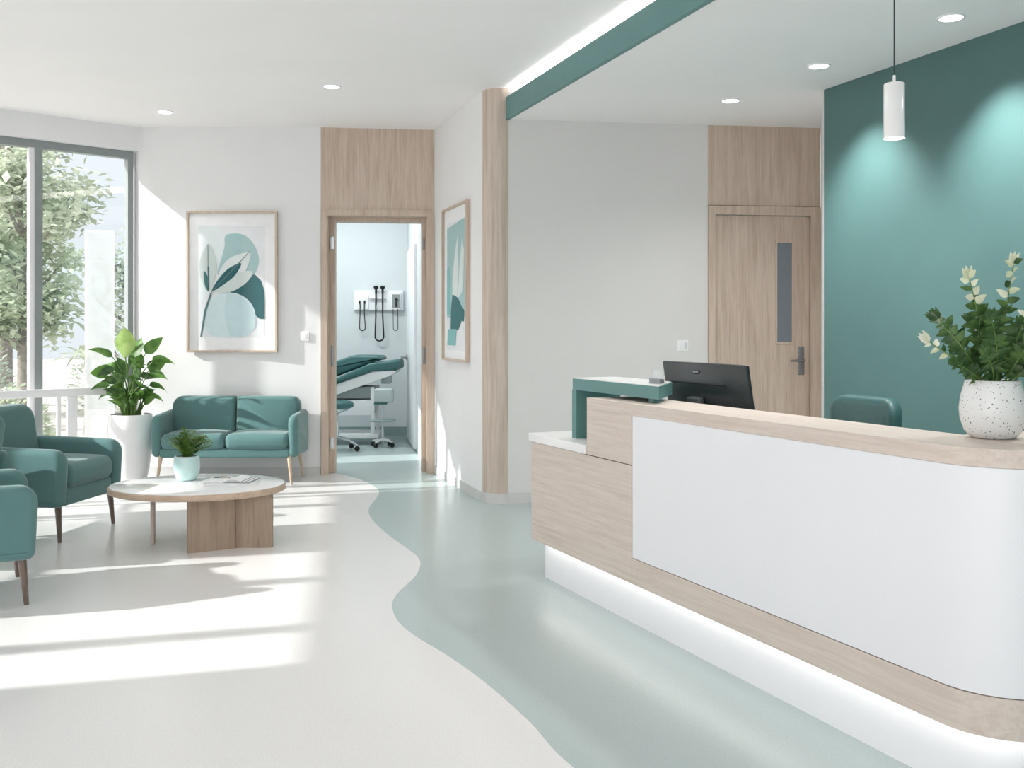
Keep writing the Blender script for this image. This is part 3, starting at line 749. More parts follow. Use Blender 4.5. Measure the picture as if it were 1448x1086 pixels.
# the big upright leaf
base = V((.0, -.02, .54)); tip0 = PX(171, 505, -.03)
stalk(st_, bez(base, (0, -.02, .8), tip0), .007, .005)
leaf(big_, tip0-V((0, 0, .01)), (.02, -.10, 1), (1, .05, 0), .265, .086, .10, .16, 12, 0, .03, peak=.5)
big_.build('large_leaf', M['leaf_light'], tp, label='large upright pale green leaf')
specs = [ # tip u,v of petiole end, direction, length, half width, droop
 (150, 505, (-.75, -.2, .55), .19, .030, .5), (158, 520, (-.8, .2, .25), .17, .028, .6), (148, 528, (-.6, -.5, .25), .15, .050, .4),
 (199, 500, (.55, .3, .8), .18, .040, .3), (210, 512, (.9, -.1, .40), .19, .035, .8), (205, 530, (.9, -.3, .35), .20, .030, .9),
 (207, 545, (.9, -.2, .20), .17, .026, .9), (190, 518, (.25, -.7, .45), .13, .055, .4), (176, 535, (-.1, -.8, .3), .12, .055, .5),
 (163, 548, (-.45, -.7, .25), .12, .045, .5), (150, 545, (-.9, -.2, .25), .15, .022, .8), (195, 545, (.5, -.7, .3), .13, .050, .5),
 (150, 555, (-.9, .1, .10), .14, .018, 1.0), (205, 560, (.95, -.2, .15), .14, .018, 1.0), (186, 505, (.1, .4, .9), .17, .050, .2),
 (180, 520, (.0, .3, .9), .15, .050, .2), (166, 530, (-.3, .2, .8), .15, .045, .3), (198, 525, (.6, .3, .6), .15, .045, .4), (192, 560, (.5, -.6, .3), .12, .040, .6),
 (170, 562, (-.2, -.7, .3), .11, .040, .6), (182, 556, (.1, -.9, .25), .10, .045, .5)]
for (u, v, dr_, L, wv, dp) in specs:
    bx = random.uniform(-.06, .06); by = random.uniform(-.06, .05)
    q = PX(u, v, by*1.2+dr_[1]*.05); p0 = V((bx, by, .54)); mid = V((bx+(q.x-bx)*.25, (by+q.y)/2, .54+(q.z-.54)*.65))
    stalk(st_, bez(p0, mid, q), .006, .004)
    sd_ = V(dr_).cross(V((random.uniform(-.35, .35), 1, random.uniform(-.1, .5)))).normalized()
    leaf(fs_, q, dr_, sd_, L*1.12, wv*1.35, dp, .18, 9, 0, .06)
for k in range(38):
    a_ = random.uniform(0, 2*PI); r_ = random.uniform(.02, .08); p0 = V((r_*math.cos(a_), r_*math.sin(a_), .54)); q = p0*1.0+V((math.cos(a_)*random.uniform(.02, .09), math.sin(a_)*.05, random.uniform(.10, .2)))
    stalk(st_, bez(p0, p0.lerp(q, .5)+V((0, 0, .03)), q), .005, .003)
    leaf(fs_, q, (math.cos(a_)*.6, math.sin(a_)*.4-.2, .6), V((math.cos(a_)*.6, math.sin(a_)*.4-.2, .6)).cross(V((.3, 1, .2))), random.uniform(.08, .14), random.uniform(.02, .038), .6, .2, 6)
dk_ = MB()
for k in range(15):
    a_ = random.uniform(0, 2*PI); r_ = random.uniform(.05, .17); zq = random.uniform(.70, .98)
    q = V((r_*math.cos(a_), r_*.7*math.sin(a_), zq)); p0 = V((r_*.3*math.cos(a_), r_*.3*math.sin(a_), .54)); dr_ = V((math.cos(a_), .5*math.sin(a_), random.uniform(.1, .9)))
    stalk(st_, bez(p0, p0.lerp(q, .5)+V((0, 0, .05)), q), .005, .0035)
    leaf(dk_, q, dr_, dr_.cross(V((random.uniform(-.5, .5), 1, random.uniform(-.3, .5)))), random.uniform(.12, .19), random.uniform(.03, .05), random.uniform(.5, 1.0), .2, 8, 0, .08)
dk_.build('inner_leaves', M['leaf_dark'], tp, label='darker green inner leaves')
fs_.build('foliage', M['leaf_broad'], tp); st_.build('stems', M['leaf_stem'], tp)

# plant on the coffee table
sp = empty('table_plant', (-2.02, 6.15, TZ), 0, label='small feathery plant in a mint ceramic pot on the coffee table', category='potted plant')
b = MB(); b.lathe([(.001, 0), (.050, 0), (.060, .008), (.074, .04), (.080, .08), (.078, .125), (.073, .150), (.067, .150), (.066, .13)], 40, cap=False); b.build('pot', M['ceramic_mint'], sp)
b = MB(); b.lathe([(.0005, .138), (.067, .136)], 28, cap=False); b.build('soil', M['soil'], sp)
lf, stm = MB(), MB()
for k in range(72):
    a_ = random.uniform(0, 2*PI); tl = random.uniform(.1, 1.0)**.7; out = .02+.125*tl; hgt = random.uniform(.08, .185)*(1-.5*tl)+.02
    p0 = V((.03*math.cos(a_)*tl, .03*math.sin(a_)*tl, .136)); p2 = V((out*math.cos(a_), out*math.sin(a_), .136+hgt)); p1 = V((out*.4*math.cos(a_), out*.4*math.sin(a_), .136+hgt*.8))
    pts = bez(p0, p1, p2, 8); stalk(stm, pts, .0016, .0008, 0, 4)
    for i in range(2, 9):
        tg = (pts[i]-pts[i-1]).normalized(); sd = V((-tg.y, tg.x, .2)).normalized()
        for s in (-1, 1): leaf(lf, pts[i], tg*.5+sd*s*.9+V((0, 0, .2)), V((tg.x, tg.y, .3)), random.uniform(.018, .032), .0062, .3, .2, 3)
    leaf(lf, pts[-1], tg, sd, .022, .005, .2, .2, 3)
lf.build('foliage', M['leaf_mid'], sp); stm.build('stems', M['leaf_stem'], sp)

# plant on the desk ledge
pp = ctr(2.58, .275, .98)
kp = empty('desk_plant', pp, 0, label='leafy plant with pale tips in a speckled white pot on the desk ledge', category='potted plant')
b = MB(); b.lathe([(.001, 0), (.052, 0), (.062, .004), (.078, .022), (.089, .055), (.092, .085), (.088, .12), (.080, .150), (.0755, .168), (.0735, .170), (.070, .168), (.070, .15)], 56, cap=False); b.build('pot', M['speckle'], kp)
b = MB(); b.lathe([(.0005, .158), (.071, .155)], 32, cap=False); b.build('soil', M['soil'], kp)
lf, stm = MB(), MB()
k2 = 2.9/1400
def KX(u, v, dy=0): return V(((u-1402)*k2, dy, (620-v)*k2))
random.seed(21)
stems = [((1392, 540, 0), (1385, 470, -.02), (1362, 396, -.03)), ((1412, 540, .01), (1416, 460, 0), (1426, 376, -.02)), ((1385, 542, -.02), (1360, 520, -.04), (1302, 484, -.05)),
         ((1420, 542, .0), (1440, 470, .02), (1470, 420, .03)), ((1400, 542, -.03), (1398, 500, -.06), (1380, 455, -.09)), ((1410, 542, -.03), (1425, 500, -.07), (1440, 468, -.10)),
         ((1390, 540, .03), (1370, 480, .06), (1345, 450, .09)), ((1425, 542, -.02), (1450, 505, -.04), (1492, 480, -.05)), ((1382, 540, -.02), (1362, 525, -.06), (1335, 515, -.08)),
         ((1405, 540, .03), (1410, 470, .06), (1400, 430, .09)), ((1418, 540, .03), (1440, 500, .07), (1462, 465, .1)), ((1395, 540, -.03), (1385, 520, -.09), (1365, 500, -.12)), ((1415, 540, -.03), (1430, 520, -.09), (1445, 505, -.12))]
rng = random.Random(77)
for k in range(9):
    u0 = 1402+rng.uniform(-22, 22); u2 = 1402+rng.uniform(-85, 85); v2 = rng.uniform(440, 515)
    stems.append(((u0, 541, rng.uniform(-.04, .04)), ((u0+u2)/2, (541+v2)/2-15, rng.uniform(-.06, .06)), (u2, v2, rng.uniform(-.1, .1))))
TIPS = (0, 1, 2, 3, 7)
for si, (a0, a1, a2) in enumerate(stems):
    n = 12 if si in (0, 1, 3) else 9
    pts = bez(KX(*a0), KX(*a1), KX(*a2), n); stalk(stm, pts, .0032, .0014, 0, 6)
    tpf = MB()
    for i in range(2, n+1):
        tg = (pts[i]-pts[i-1]).normalized(); t = i/n
        flat_ = (V((1, 0, 0))-tg*tg.x).normalized()
        if abs(tg.x) > .8: flat_ = (V((0, 0, 1))-tg*tg.z).normalized()
        ph = rng.uniform(-.7, .7)
        ax = (flat_*math.cos(ph)+tg.cross(flat_)*math.sin(ph)).normalized()
        for s in (-1, 1):
            tipy = t > .70 and si in TIPS
            L = rng.uniform(.042, .058)*(1-.35*t); wv = rng.uniform(.0115, .0165)*(1-.3*t)
            if si in (2, 8): L *= .75; wv *= .75
            dr_ = ax*s+tg*(.35+.55*t)
            leaf(tpf if (tipy and rng.random() < .8) else lf, pts[i]+tg*(.006*s), dr_, tg+V((rng.uniform(-.3, .3), rng.uniform(-.5, .5), rng.uniform(-.3, .3))), L, wv, .3, .22, 6)
    for s in (-1, 0, 1): leaf(tpf if si in TIPS else lf, pts[-1], tg+V((.5*s, .2*s, .2)), V((1, .2, -.4*s)), .042, .010, .1, .2, 5)
    if tpf.v: tpf.build('leaf_tips', M['leaf_tip'], kp, label='pale cream young leaves')
lf.build('foliage', M['leaf_dark'], kp); stm.build('stems', M['leaf_stem'], kp)

# ------------------------------------------------------------------ framed art
def framed(name, loc, rz, W_, H_, label):
    r = empty(name, loc, rz, label=label, category='picture')
    t = .018
    b = MB(); b.box(0, t, -.035, 0, 0, H_); b.box(W_-t, W_, -.035, 0, 0, H_); b.box(t, W_-t, -.035, 0, 0, t); b.box(t, W_-t, -.035, 0, H_-t, H_); b.build('picture_frame', M['wood_v'], r)
    b = MB(); b.box(t, W_-t, -.012, -.002, t, H_-t); b.build('mount', A['mat'], r)
    b = MB(); b.box(t, W_-t, -.030, -.027, t, H_-t); b.build('glazing', M['pic_glass'], r)
    return r
def flat(mb, pts, y, mi): mb.prism(pts, 0, .0006, mi, Matrix(((1, 0, 0, 0), (0, 0, -1, y), (0, 1, 0, 0), (0, 0, 0, 1))))
W1_, H1_ = .80, 1.245
pic1 = framed('framed_picture', (-2.872, 8.762, 1.093), 0, W1_, H1_, 'framed abstract leaf print on the sunlit wall above the sofa')
def P1(x, y): return ((x-255)/385*W1_, (1020-y)/600*H1_)
def shape(mb, pts, lvl, mi, smooth=True):
    p = [P1(*q) for q in pts]
    if smooth:
        c = catmull([*p[-1:], *p, *p[:2]], 5); p = c[5:-6+0] if False else c[5:-5]
    flat(mb, p, -.0125-.0007*lvl, mi)
b = MB()
shape(b, [(305, 482), (586, 482), (586, 956), (305, 956)], 0, 0, False)
shape(b, [(305, 482), (400, 482), (418, 560), (392, 640), (345, 760), (305, 840)], 1, 8, False)
shape(b, [(418, 525), (455, 514), (500, 522), (535, 555), (557, 600), (560, 645), (540, 690), (500, 720), (440, 720), (385, 690), (402, 620), (415, 570)], 2, 1)
n_ = [(437, 765), (480, 735), (515, 690), (545, 690), (570, 715), (583, 755), (586, 800), (586, 878), (566, 878), (545, 862), (530, 825), (505, 795), (470, 775)]
shape(b, n_, 3, 2, False)
circ = [(435+113*math.cos(t), 872+107*math.sin(t)) for t in [i/24*2*PI for i in range(25)]]
circ = [(max(308, min(548, x)), min(956, y)) for x, y in circ]
shape(b, circ[:-1], 4, 4, False)
shape(b, [(425, 768), (480, 778), (525, 815), (547, 865), (547, 915), (495, 956), (442, 956), (418, 890), (415, 830)], 5, 3, False)
shape(b, [(345, 560), (372, 605), (382, 655), (372, 710), (348, 762), (325, 730), (309, 680), (313, 620)], 6, 5)
shape(b, [(358, 765), (378, 715), (405, 655), (445, 615), (522, 596), (515, 650), (490, 690), (430, 735)], 7, 6)
shape(b, [(362, 765), (420, 700), (470, 680), (535, 676), (510, 722), (450, 760), (395, 766)], 8, 5)
shape(b, [(362, 760), (385, 715), (430, 665), (486, 641), (462, 690), (415, 730)], 9, 2)
shape(b, [(327, 675), (346, 702), (348, 758), (332, 735)], 10, 7); shape(b, [(343, 655), (350, 655), (351, 756), (347, 756)], 10, 7, False)
shape(b, [(312, 955), (320, 955), (337, 850), (362, 770), (356, 765), (330, 840)], 11, 9, False)
shape(b, [(361, 765), (470, 650), (526, 588), (524, 587), (468, 647), (358, 763)], 11, 9, False)
shape(b, [(345, 760), (347, 760), (346, 560), (344, 560)], 11, 9, False)
b.build('print', [A['bg'], A['c1'], A['dk'], A['lc'], A['lc2'], A['lf'], A['lf2'], A['lf3'], A['wh'], A['st']], pic1, label='print of teal and mint rounded shapes with a leaf sprig')
sa = math.atan2(d.y, d.x)
p2 = F+d*(.27*1.545)-e*.002
W2_, H2_ = .79, 1.28
pic2 = framed('framed_picture', (p2.x, p2.y, 1.035), sa, W2_, H2_, 'framed abstract vase print on the narrow side wall by the column')
def Q(x, y):      # x 0..1 across, y 0..1 up
    return (x*W2_, y*H2_)
def sh2(mb, pts, lvl, mi): flat(mb, [Q(*p) for p in pts], -.0125-.0007*lvl, mi)
b = MB()
sh2(b, [(.14, .07), (.86, .07), (.86, .90), (.14, .90)], 0, 0)
sh2(b, [(.14, .28), (.86, .28), (.86, .90), (.14, .87)], 1, 1)
sh2(b, [(.36, .30), (.55, .30), (.62, .62), (.58, .80), (.48, .70), (.38, .55)], 2, 2)
sh2(b, [(.60, .40), (.80, .45), (.84, .70), (.76, .78), (.66, .60)], 3, 2)
sh2(b, [(.14, .30), (.28, .30), (.30, .55), (.22, .62), (.14, .60)], 3, 3)
sh2(b, [(.30, .20), (.62, .20), (.76, .26), (.84, .25), (.86, .32), (.72, .36), (.62, .40), (.50, .42), (.38, .43), (.32, .34)], 4, 4)
sh2(b, [(.16, .10), (.50, .10), (.55, .205), (.20, .205)], 5, 3)
b.build('print', [A['bg'], A['c1'], A['lf2'], A['sg'], A['md']], pic2, label='print of pale teal leaves and a dark vase')

# ------------------------------------------------------------------ lamps
def spot(name, loc, parent, power, ang, blend, target=None, r=.03):
    l = bpy.data.lights.new(name, 'SPOT'); l.energy = power; l.spot_size = math.radians(ang); l.spot_blend = blend; l.shadow_soft_size = r; l.color = (1, .985, .96)
    o = bpy.data.objects.new(name, l); COL.objects.link(o); o.parent = parent; o.location = loc
    if target: o.rotation_euler = (V(target)-V(loc)).to_track_quat('-Z', 'Y').to_euler()
    return o
def downlight(x, y, z, label, power, group, first=[None], ang=95, blend=.6, target=None):
    r = empty('downlight', (x, y, z), 0, label=label, category='ceiling light', group=group)
    b = MB(); b.lathe([(.056, -.001), (.056, -.006), (.066, -.006), (.068, .0)], 32, cap=False); b.build('trim_ring', M['white_metal'], r)
    b = MB(); b.lathe([(.0005, -.0035), (.056, -.0035), (.056, 0)], 32, cap=False); b.build('lens', M['lens'], r)
    spot('downlight_lamp', (0, 0, -.03), r, power, ang, blend, target); return r
GD = 'recessed ceiling downlights'
downlight(-1.331, 7.306, HC, 'round ceiling downlight nearer the oak column over the waiting area', 15, GD)
downlight(-2.863, 8.163, HC, 'round ceiling downlight nearest the corner window', 12, GD)
r1 = V((2.199, 4.957)); r2 = V((1.82, 5.871)); r3 = V((1.493, 6.762))
downlight(r1.x, r1.y, HR, 'nearest of the three downlights over the reception, at upper right', 100, GD, ang=80, blend=.95, target=(.28, .11, -1))
downlight(r2.x, r2.y, HR, 'middle of the three downlights over the reception, left of the pendant', 100, GD, ang=80, blend=.95, target=(.28, .11, -1))
downlight(r3.x, r3.y, HR, 'farthest downlight, in front of the closed oak door', 14, GD, ang=110, blend=.9)
PD = 3.8; pxx = (1264.5-724)/1400*PD
pl = empty('pendant_lamp', (pxx, PD, HR), 0, label='white cylinder pendant lamp hanging on a thin cord above the desk', category='pendant lamp')
zt, zb = pz(118, PD)-HR, pz(196, PD)-HR
b = MB(); b.lathe([(.0385, zb+.003), (.0395, zb), (.0385, zb), (.0385, zt-.004), (.035, zt), (.001, zt)], 40, cap=False); b.build('lamp_shade', M['white_gloss'], pl)
b = MB(); b.lathe([(.0005, zb+.004), (.0384, zb+.004)], 32, cap=False); b.build('lens', M['lens'], pl)
b = MB(); b.tube([(0, 0, zt+.028), (0, 0, -.012)], .0025, 8); b.build('cord', M['plastic_dark'], pl)
b = MB(); b.lathe([(.0055, zt-.002), (.0055, zt+.03), (.003, zt+.032)], 12); b.build('cord_grip', M['white_metal'], pl)
b = MB(); b.lathe([(.05, -.02), (.05, 0)], 24); b.build('canopy', M['white_metal'], pl)
spot('pendant_bulb', (0, 0, zb-.01), pl, 10, 110, .6)

# ------------------------------------------------------------------ exam room furniture
def ex(u, v, D): return ((u-724)/1400*D, 1.3-(v-465)*D/1400)
DB = 12.045
wu = empty('diagnostic_unit', (*[(ex(500.8, 0, DB)[0])], DB, ex(0, 439, DB)[1]), 0, label='white wall unit with hanging black cords in the exam room', category='wall unit')
k = DB/1400
def L_(u, v): return ((u-500.8)*k, (439-v)*k)
b = MB(); w_, h_ = L_(570.6, 410.8); b.box(0, w_, -.035, 0, 0, h_, r=.008); b.build('backboard', M['white_lam'], wu)
b = MB(); x_, z_ = L_(505, 438); x2, z2 = L_(522, 417.5); b.box(x_, x2, -.06, -.035, z_, z2, r=.006); b.build('control_box', M['white_gloss'], wu)
b = MB(); x_, z_ = L_(553.5, 438.5); x2, z2 = L_(567.5, 414); b.box(x_, x2, -.07, -.035, z_, z2, r=.008); gm = b.build('gauge_box', M['white_gloss'], wu)
b = MB(); x_, z_ = L_(555.5, 435.5); x2, z2 = L_(566, 416.5); b.box(x_, x2, -.074, -.07, z_, z2); b.build('gauge_face', M['grey_panel'], gm, label='grey gauge window')
b = MB(); xc, zc = L_(561.5, 424); b.lathe([(.02, 0), (.02, .008)], 16, X=T(xc, -.074, zc) @ RX(PI/2)); b.box(xc-.012, xc+.012, -.08, -.074, zc-.09, zc-.02); b.build('gauge_dial', M['black'], gm)
b = MB(); x_, z_ = L_(523.5, 421.5); x2, _ = L_(546.5, 0); b.box(x_, x2, -.075, -.035, z_-.012, z_+.008, r=.004); b.build('holder_rail', M['white_metal'], wu)
for u in (533, 542.3):
    xh, zh = L_(u, 409); b = MB(); b.lathe([(.013, 0), (.014, .05), (.016, .055), (.030, .075), (.030, .09), (.012, .10), (.001, .10)], 16, X=T(xh, -.085, zh-.06)); b.tube([(xh, -.085, zh-.06), (xh, -.085, zh-.19)], .0105, 8); b.build('scope_handle', M['black'], wu)
def loop(u0, u1, v0, v1, wide, r):
    x0_, z0_ = L_(u0, v0); x1_, _ = L_(u1, v0); _, zb_ = L_(0, v1); xm = (x0_+x1_)/2; hw = (x1_-x0_)/2
    pts = [(x0_, -.08, z0_), (x0_, -.075, z0_-(z0_-zb_)*.35)]
    for i in range(11):
        a_ = PI+PI*i/10; pts.append((xm+(hw*wide)*math.cos(a_), -.06, zb_+hw*wide*(1+math.sin(a_))))
    pts += [(x1_, -.075, z0_-(z0_-zb_)*.35), (x1_, -.08, z0_)]
    b = MB(); b.tube(pts, r, 8); return b
loop(532.6, 542.2, 426, 482, 1.25, .0095).build('hanging_cord', M['black'], wu)
loop(510.5, 516.5, 428, 467.5, 1.35, .006).build('hanging_cord', M['black'], wu)
loop(557, 563.5, 437, 467.5, 1.0, .004).build('hanging_cord', M['black'], wu)
for u in (509.7, 516.8):
    xh, zh = L_(u, 427.5); b = MB(); b.lathe([(.010, -.02), (.011, .02)], 12, X=T(xh, -.068, zh)); b.build('socket', M['black'], wu)

# exam couch, side profile drawn in x,z and given its real width in y
DX = 11.0
et = empty('exam_couch', (ex(500, 0, DX)[0], DX+.28, 0), 0, label='tilted teal vinyl exam couch on a white frame beyond the doorway', category='exam couch')
ox = ex(500, 0, DX)[0]
def EP(u, v): x, z = ex(u, v, DX); return (x-ox, z)
XZn = Matrix(((1, 0, 0, 0), (0, 0, -1, 0), (0, 1, 0, 0), (0, 0, 0, 1)))
def side(mb, pts, y0, y1, r, mi=0): mb.prism(pts, -y1, -y0, mi, XZn, r=r, seg=3)
b = MB(); pts = rpoly([(*EP(440, 556), .02), (*EP(440, 550), .02), (*EP(522, 514), .15), (*EP(563.5, 508.5), .03), (*EP(563.8, 523), .03), (*EP(526, 525.5), .10)], 5)
side(b, pts, -.28, .28, .025); b.build('seat_pad', M['vinyl'], et)
b = MB(); pts = rpoly([(*EP(440, 545), .02), (*EP(440, 522), .02), (*EP(496, 503), .10), (*EP(534, 503.5), .05), (*EP(541, 509), .02), (*EP(524, 513), .05)], 5)
side(b, pts, -.20, .30, .03); b.build('back_pad', M['vinyl'], et)
b = MB(); pts = [EP(440, 560.5), EP(440, 571), EP(548.5, 532.5), EP(557, 528), EP(560, 524), EP(526, 525.5)]
side(b, pts, -.25, .25, .006); b.build('tilting_frame', M['white_metal'], et)
b = MB(); x_, z_ = EP(440, 588); x2, z2 = EP(523, 566.5); b.box(x_, x2, -.22, .22, z_, z2, r=.006); dw = b.build('drawer_box', M['white_lam'], et)
b = MB(); x_, z_ = EP(440, 563); x2, z2 = EP(523, 548); b.box(x_, x2, -.20, .20, z_, z2); b.build('grey_housing', M['grey_panel'], et)
for yy in (-.23, .20):
    b = MB(); x_, z_ = EP(523, 615); x2, z2 = EP(528.5, 548); b.box(x_, x2, yy, yy+.03, z_, z2, r=.004); b.build('leg', M['white_metal'], et)
b = MB(); x_, z_ = EP(440, 621); x2, z2 = EP(534, 614); b.box(x_, x2, -.23, .23, z_, z2, r=.006); b.box(x_, x2-.9*0, -.21, -.16, 0, z_, r=.004) if False else None; b.build('base_frame', M['white_metal'], et)
for u in (452, 530):
    for yy in (-.18, .18):
        x_, z_ = EP(u, 621); b = MB(); b.lathe([(.022, 0), (.026, z_+.005)], 12, X=T(x_, yy, 0)); b.build('foot', M['steel_grey'], et)
b = MB(); x_, z_ = EP(549, 544); x2, z2 = EP(536, 532); b.box(x2, x_, -.1, .1, z_, z2, r=.008); b.build('bracket_box', M['smoke'], et)

# stool
st = empty('stool', (ex(476, 0, 10.55)[0], 10.55, 0), 0, label='round teal stool on chrome casters in front of the exam couch', category='stool')
b = MB(); b.lathe([(.001, .455), (.15, .455), (.178, .47), (.18, .50), (.165, .525), (.12, .535), (.001, .536)], 36, cap=False); b.build('seat', M['vinyl'], st)
b = MB(); b.lathe([(.12, .43), (.13, .455)], 24); b.tube([(.1, -.02, .44), (.02, -.02, .40), (.0, 0, .36)], .008, 8); b.build('seat_plate', M['chrome'], st)
b = MB(); b.lathe([(.026, .12), (.026, .30), (.016, .30), (.016, .44)], 14); b.build('gas_lift', M['chrome'], st)
for k_ in range(5):
    a_ = 2*PI*k_/5-.25; b = MB(); b.tube([(.02*math.cos(a_), .02*math.sin(a_), .14), (.14*math.cos(a_), .14*math.sin(a_), .115), (.235*math.cos(a_), .235*math.sin(a_), .066)], [.02, .017, .012], 8); lg = b.build('base_arm', M['chrome'], st)
    b = MB(); b.lathe([(.026, -.014), (.029, 0), (.026, .014)], 14, X=T(.235*math.cos(a_), .235*math.sin(a_), .0295) @ RZ(a_) @ RX(PI/2)); b.build('caster', M['black'], lg)

# rolling stand
DS = 10.9; rs = empty('rolling_stand', (ex(541, 0, DS)[0], DS, 0), 0, label='slim chrome rolling stand with smoky grey box by the exam couch', category='stand')
def SZ(v): return 1.3-(v-465)*DS/1400
b = MB(); b.box(-.09, .12, -.06, .06, SZ(569), SZ(549), r=.025); b.build('storage_box', M['smoke'], rs)
b = MB(); b.box(-.09, .05, -.055, .055, SZ(571.5), SZ(569)+.001, r=.004); b.build('box_base', M['vinyl'], rs)
b = MB(); b.lathe([(.011, SZ(613)), (.011, SZ(571))], 12); b.lathe([(.013, .05), (.022, .10), (.016, SZ(613)), (.011, SZ(600))], 12); b.build('pole', M['chrome'], rs)
b = MB(); b.lathe([(.001, SZ(595.5)), (.14, SZ(595.5)), (.145, SZ(594)), (.001, SZ(593.5))], 28, cap=False); b.build('tray', M['exam_base'], rs)
for k_ in range(4):
    a_ = PI/4+PI/2*k_+.3; b = MB(); b.tube([(0, 0, .085), (.13*math.cos(a_), .13*math.sin(a_), .062)], [.014, .010], 8); lg = b.build('base_arm', M['white_metal'], rs)
    b = MB(); b.lathe([(.024, -.012), (.027, 0), (.024, .012)], 12, X=T(.13*math.cos(a_), .13*math.sin(a_), .0275) @ RZ(a_) @ RX(PI/2)); b.build('caster', M['black'], lg)

# ------------------------------------------------------------------ outside
gb = MB(); gb.box(-40, -3.4, 12.2, 45, -.25, -.06); gb.box(-40, -6.45, -5, 12.2, -.25, -.06); gb.prism([(-6.45, 7.2), (-5.9, 7.2), (-3.6, 9.3), (-3.6, 12.2), (-6.45, 12.2)], -.25, -.06)
gb.build('outdoor_ground', M['lawn'], label='pale ground outside the window', category='ground', **STRUCT)  # lawn area coloured pale grey to keep its bounce indoors neutral
def tree(name, x, y, h, crown, nleaf, label, lm, seed, trunk_r=.09, lean=0.0, lsz=.11):
    rnd = random.Random(seed)
    r = empty(name, (x, y, -.06), 0, label=label, category='tree', group='garden trees outside the window')
    tb, lb = MB(), MB()
    z0 = h*.36
    tp = [V((0, 0, 0)), V((lean*.3, 0, z0*.5)), V((lean*.6, .03, z0)), V((lean, 0, h*.75)), V((lean*1.1, 0, h*.96))]
    tb.tube(tp, [trunk_r*1.25, trunk_r, trunk_r*.85, trunk_r*.4, trunk_r*.12], 10)
    ends = []
    for k in range(16):
        t = rnd.uniform(.3, .95); zz = h*t; a_ = rnd.uniform(0, 2*PI)
        ht = (t-.3)/.65; rad = crown*(.55+.9*math.sin(PI*min(1, ht*.8+.12)))*rnd.uniform(.45, .8)*(1-.45*ht)
        p0 = V((lean*t, 0, zz*.82)); p2 = V((lean*t+rad*math.cos(a_), rad*math.sin(a_), zz+rad*.35)); p1 = p0.lerp(p2, .5)+V((0, 0, -.08*rad))
        pts = bez(p0, p1, p2, 5); tb.tube(pts, [trunk_r*(.42-.06*i) for i in range(6)], 6)
        ends += [pts[3], pts[4], pts[5]]
        for q in range(3):
            f_ = pts[3+q % 3]; e2 = f_+V((rnd.uniform(-1, 1), rnd.uniform(-1, 1), rnd.uniform(-.2, .9)))*crown*.35; tb.tube([f_, f_.lerp(e2, .5)+V((0, 0, .04)), e2], [trunk_r*.13, trunk_r*.1, trunk_r*.04], 5); ends.append(e2)
    for i in range(nleaf):
        c = rnd.choice(ends); s_ = crown*.17
        p = c+V((rnd.gauss(0, s_), rnd.gauss(0, s_), rnd.gauss(0, s_*.75)))
        if p.z < z0*.55: continue
        dr_ = V((rnd.uniform(-1, 1), rnd.uniform(-1, 1), rnd.uniform(-.7, .5))).normalized(); sd = dr_.cross(V((rnd.uniform(-.6, .6), rnd.uniform(-.6, .6), 1))).normalized()
        L = lsz*rnd.uniform(.7, 1.3); w = L*.30
        up_ = sd.cross(dr_)*w*.3
        lb.add([p, p+dr_*L*.5+sd*w+up_, p+dr_*L, p+dr_*L*.5-sd*w+up_], [(0, 1, 2, 3)], 0, False)
    tb.build('trunk', M['bark'], r); lb.build('foliage', lm, r); return r
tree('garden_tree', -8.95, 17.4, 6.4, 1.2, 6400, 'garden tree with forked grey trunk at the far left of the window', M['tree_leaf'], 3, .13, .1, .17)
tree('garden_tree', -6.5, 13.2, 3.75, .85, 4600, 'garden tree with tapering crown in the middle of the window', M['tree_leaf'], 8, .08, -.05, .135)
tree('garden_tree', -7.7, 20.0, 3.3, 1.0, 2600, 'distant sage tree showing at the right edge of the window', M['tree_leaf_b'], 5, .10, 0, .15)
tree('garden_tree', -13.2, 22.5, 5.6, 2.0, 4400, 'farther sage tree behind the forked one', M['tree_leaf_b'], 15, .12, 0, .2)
def shrub(x, y, h, w, n, label, lm, seed, lsz=.10):
    rnd = random.Random(seed); r = empty('shrub', (x, y, -.06), 0, label=label, category='shrub', group='low shrubs outside the window')
    tb, lb = MB(), MB()
    for k in range(9):
        a_ = rnd.uniform(0, 2*PI); tb.tube([(0, 0, 0), (w*.3*math.cos(a_), w*.3*math.sin(a_), h*.5), (w*.6*math.cos(a_), w*.6*math.sin(a_), h*.85)], [.02, .014, .006], 5)
    for i in range(n):
        a_ = rnd.uniform(0, 2*PI); rr_ = w*math.sqrt(rnd.random()); z = h*rnd.random()*math.sqrt(max(.05, 1-(rr_/w)**2)); p = V((rr_*math.cos(a_), rr_*math.sin(a_), z))
        dr_ = V((math.cos(a_)+rnd.uniform(-.6, .6), math.sin(a_)+rnd.uniform(-.6, .6), rnd.uniform(-.3, .8))).normalized(); sd = dr_.cross(V((rnd.uniform(-.4, .4), rnd.uniform(-.4, .4), 1))).normalized(); L = lsz*rnd.uniform(.7, 1.4); ww = L*.28
        lb.add([p, p+dr_*L*.5+sd*ww, p+dr_*L, p+dr_*L*.5-sd*ww], [(0, 1, 2, 3)], 0, False)
    tb.build('stems', M['bark'], r); lb.build('foliage', lm, r)
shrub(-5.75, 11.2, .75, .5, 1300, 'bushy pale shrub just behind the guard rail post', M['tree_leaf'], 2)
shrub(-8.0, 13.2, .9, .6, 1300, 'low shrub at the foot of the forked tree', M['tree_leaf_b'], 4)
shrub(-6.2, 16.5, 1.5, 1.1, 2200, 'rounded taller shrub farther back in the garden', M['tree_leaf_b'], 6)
shrub(-8.4, 15.3, 1.3, .7, 2000, 'broad sage shrub behind the left tree', M['tree_leaf_b'], 9)
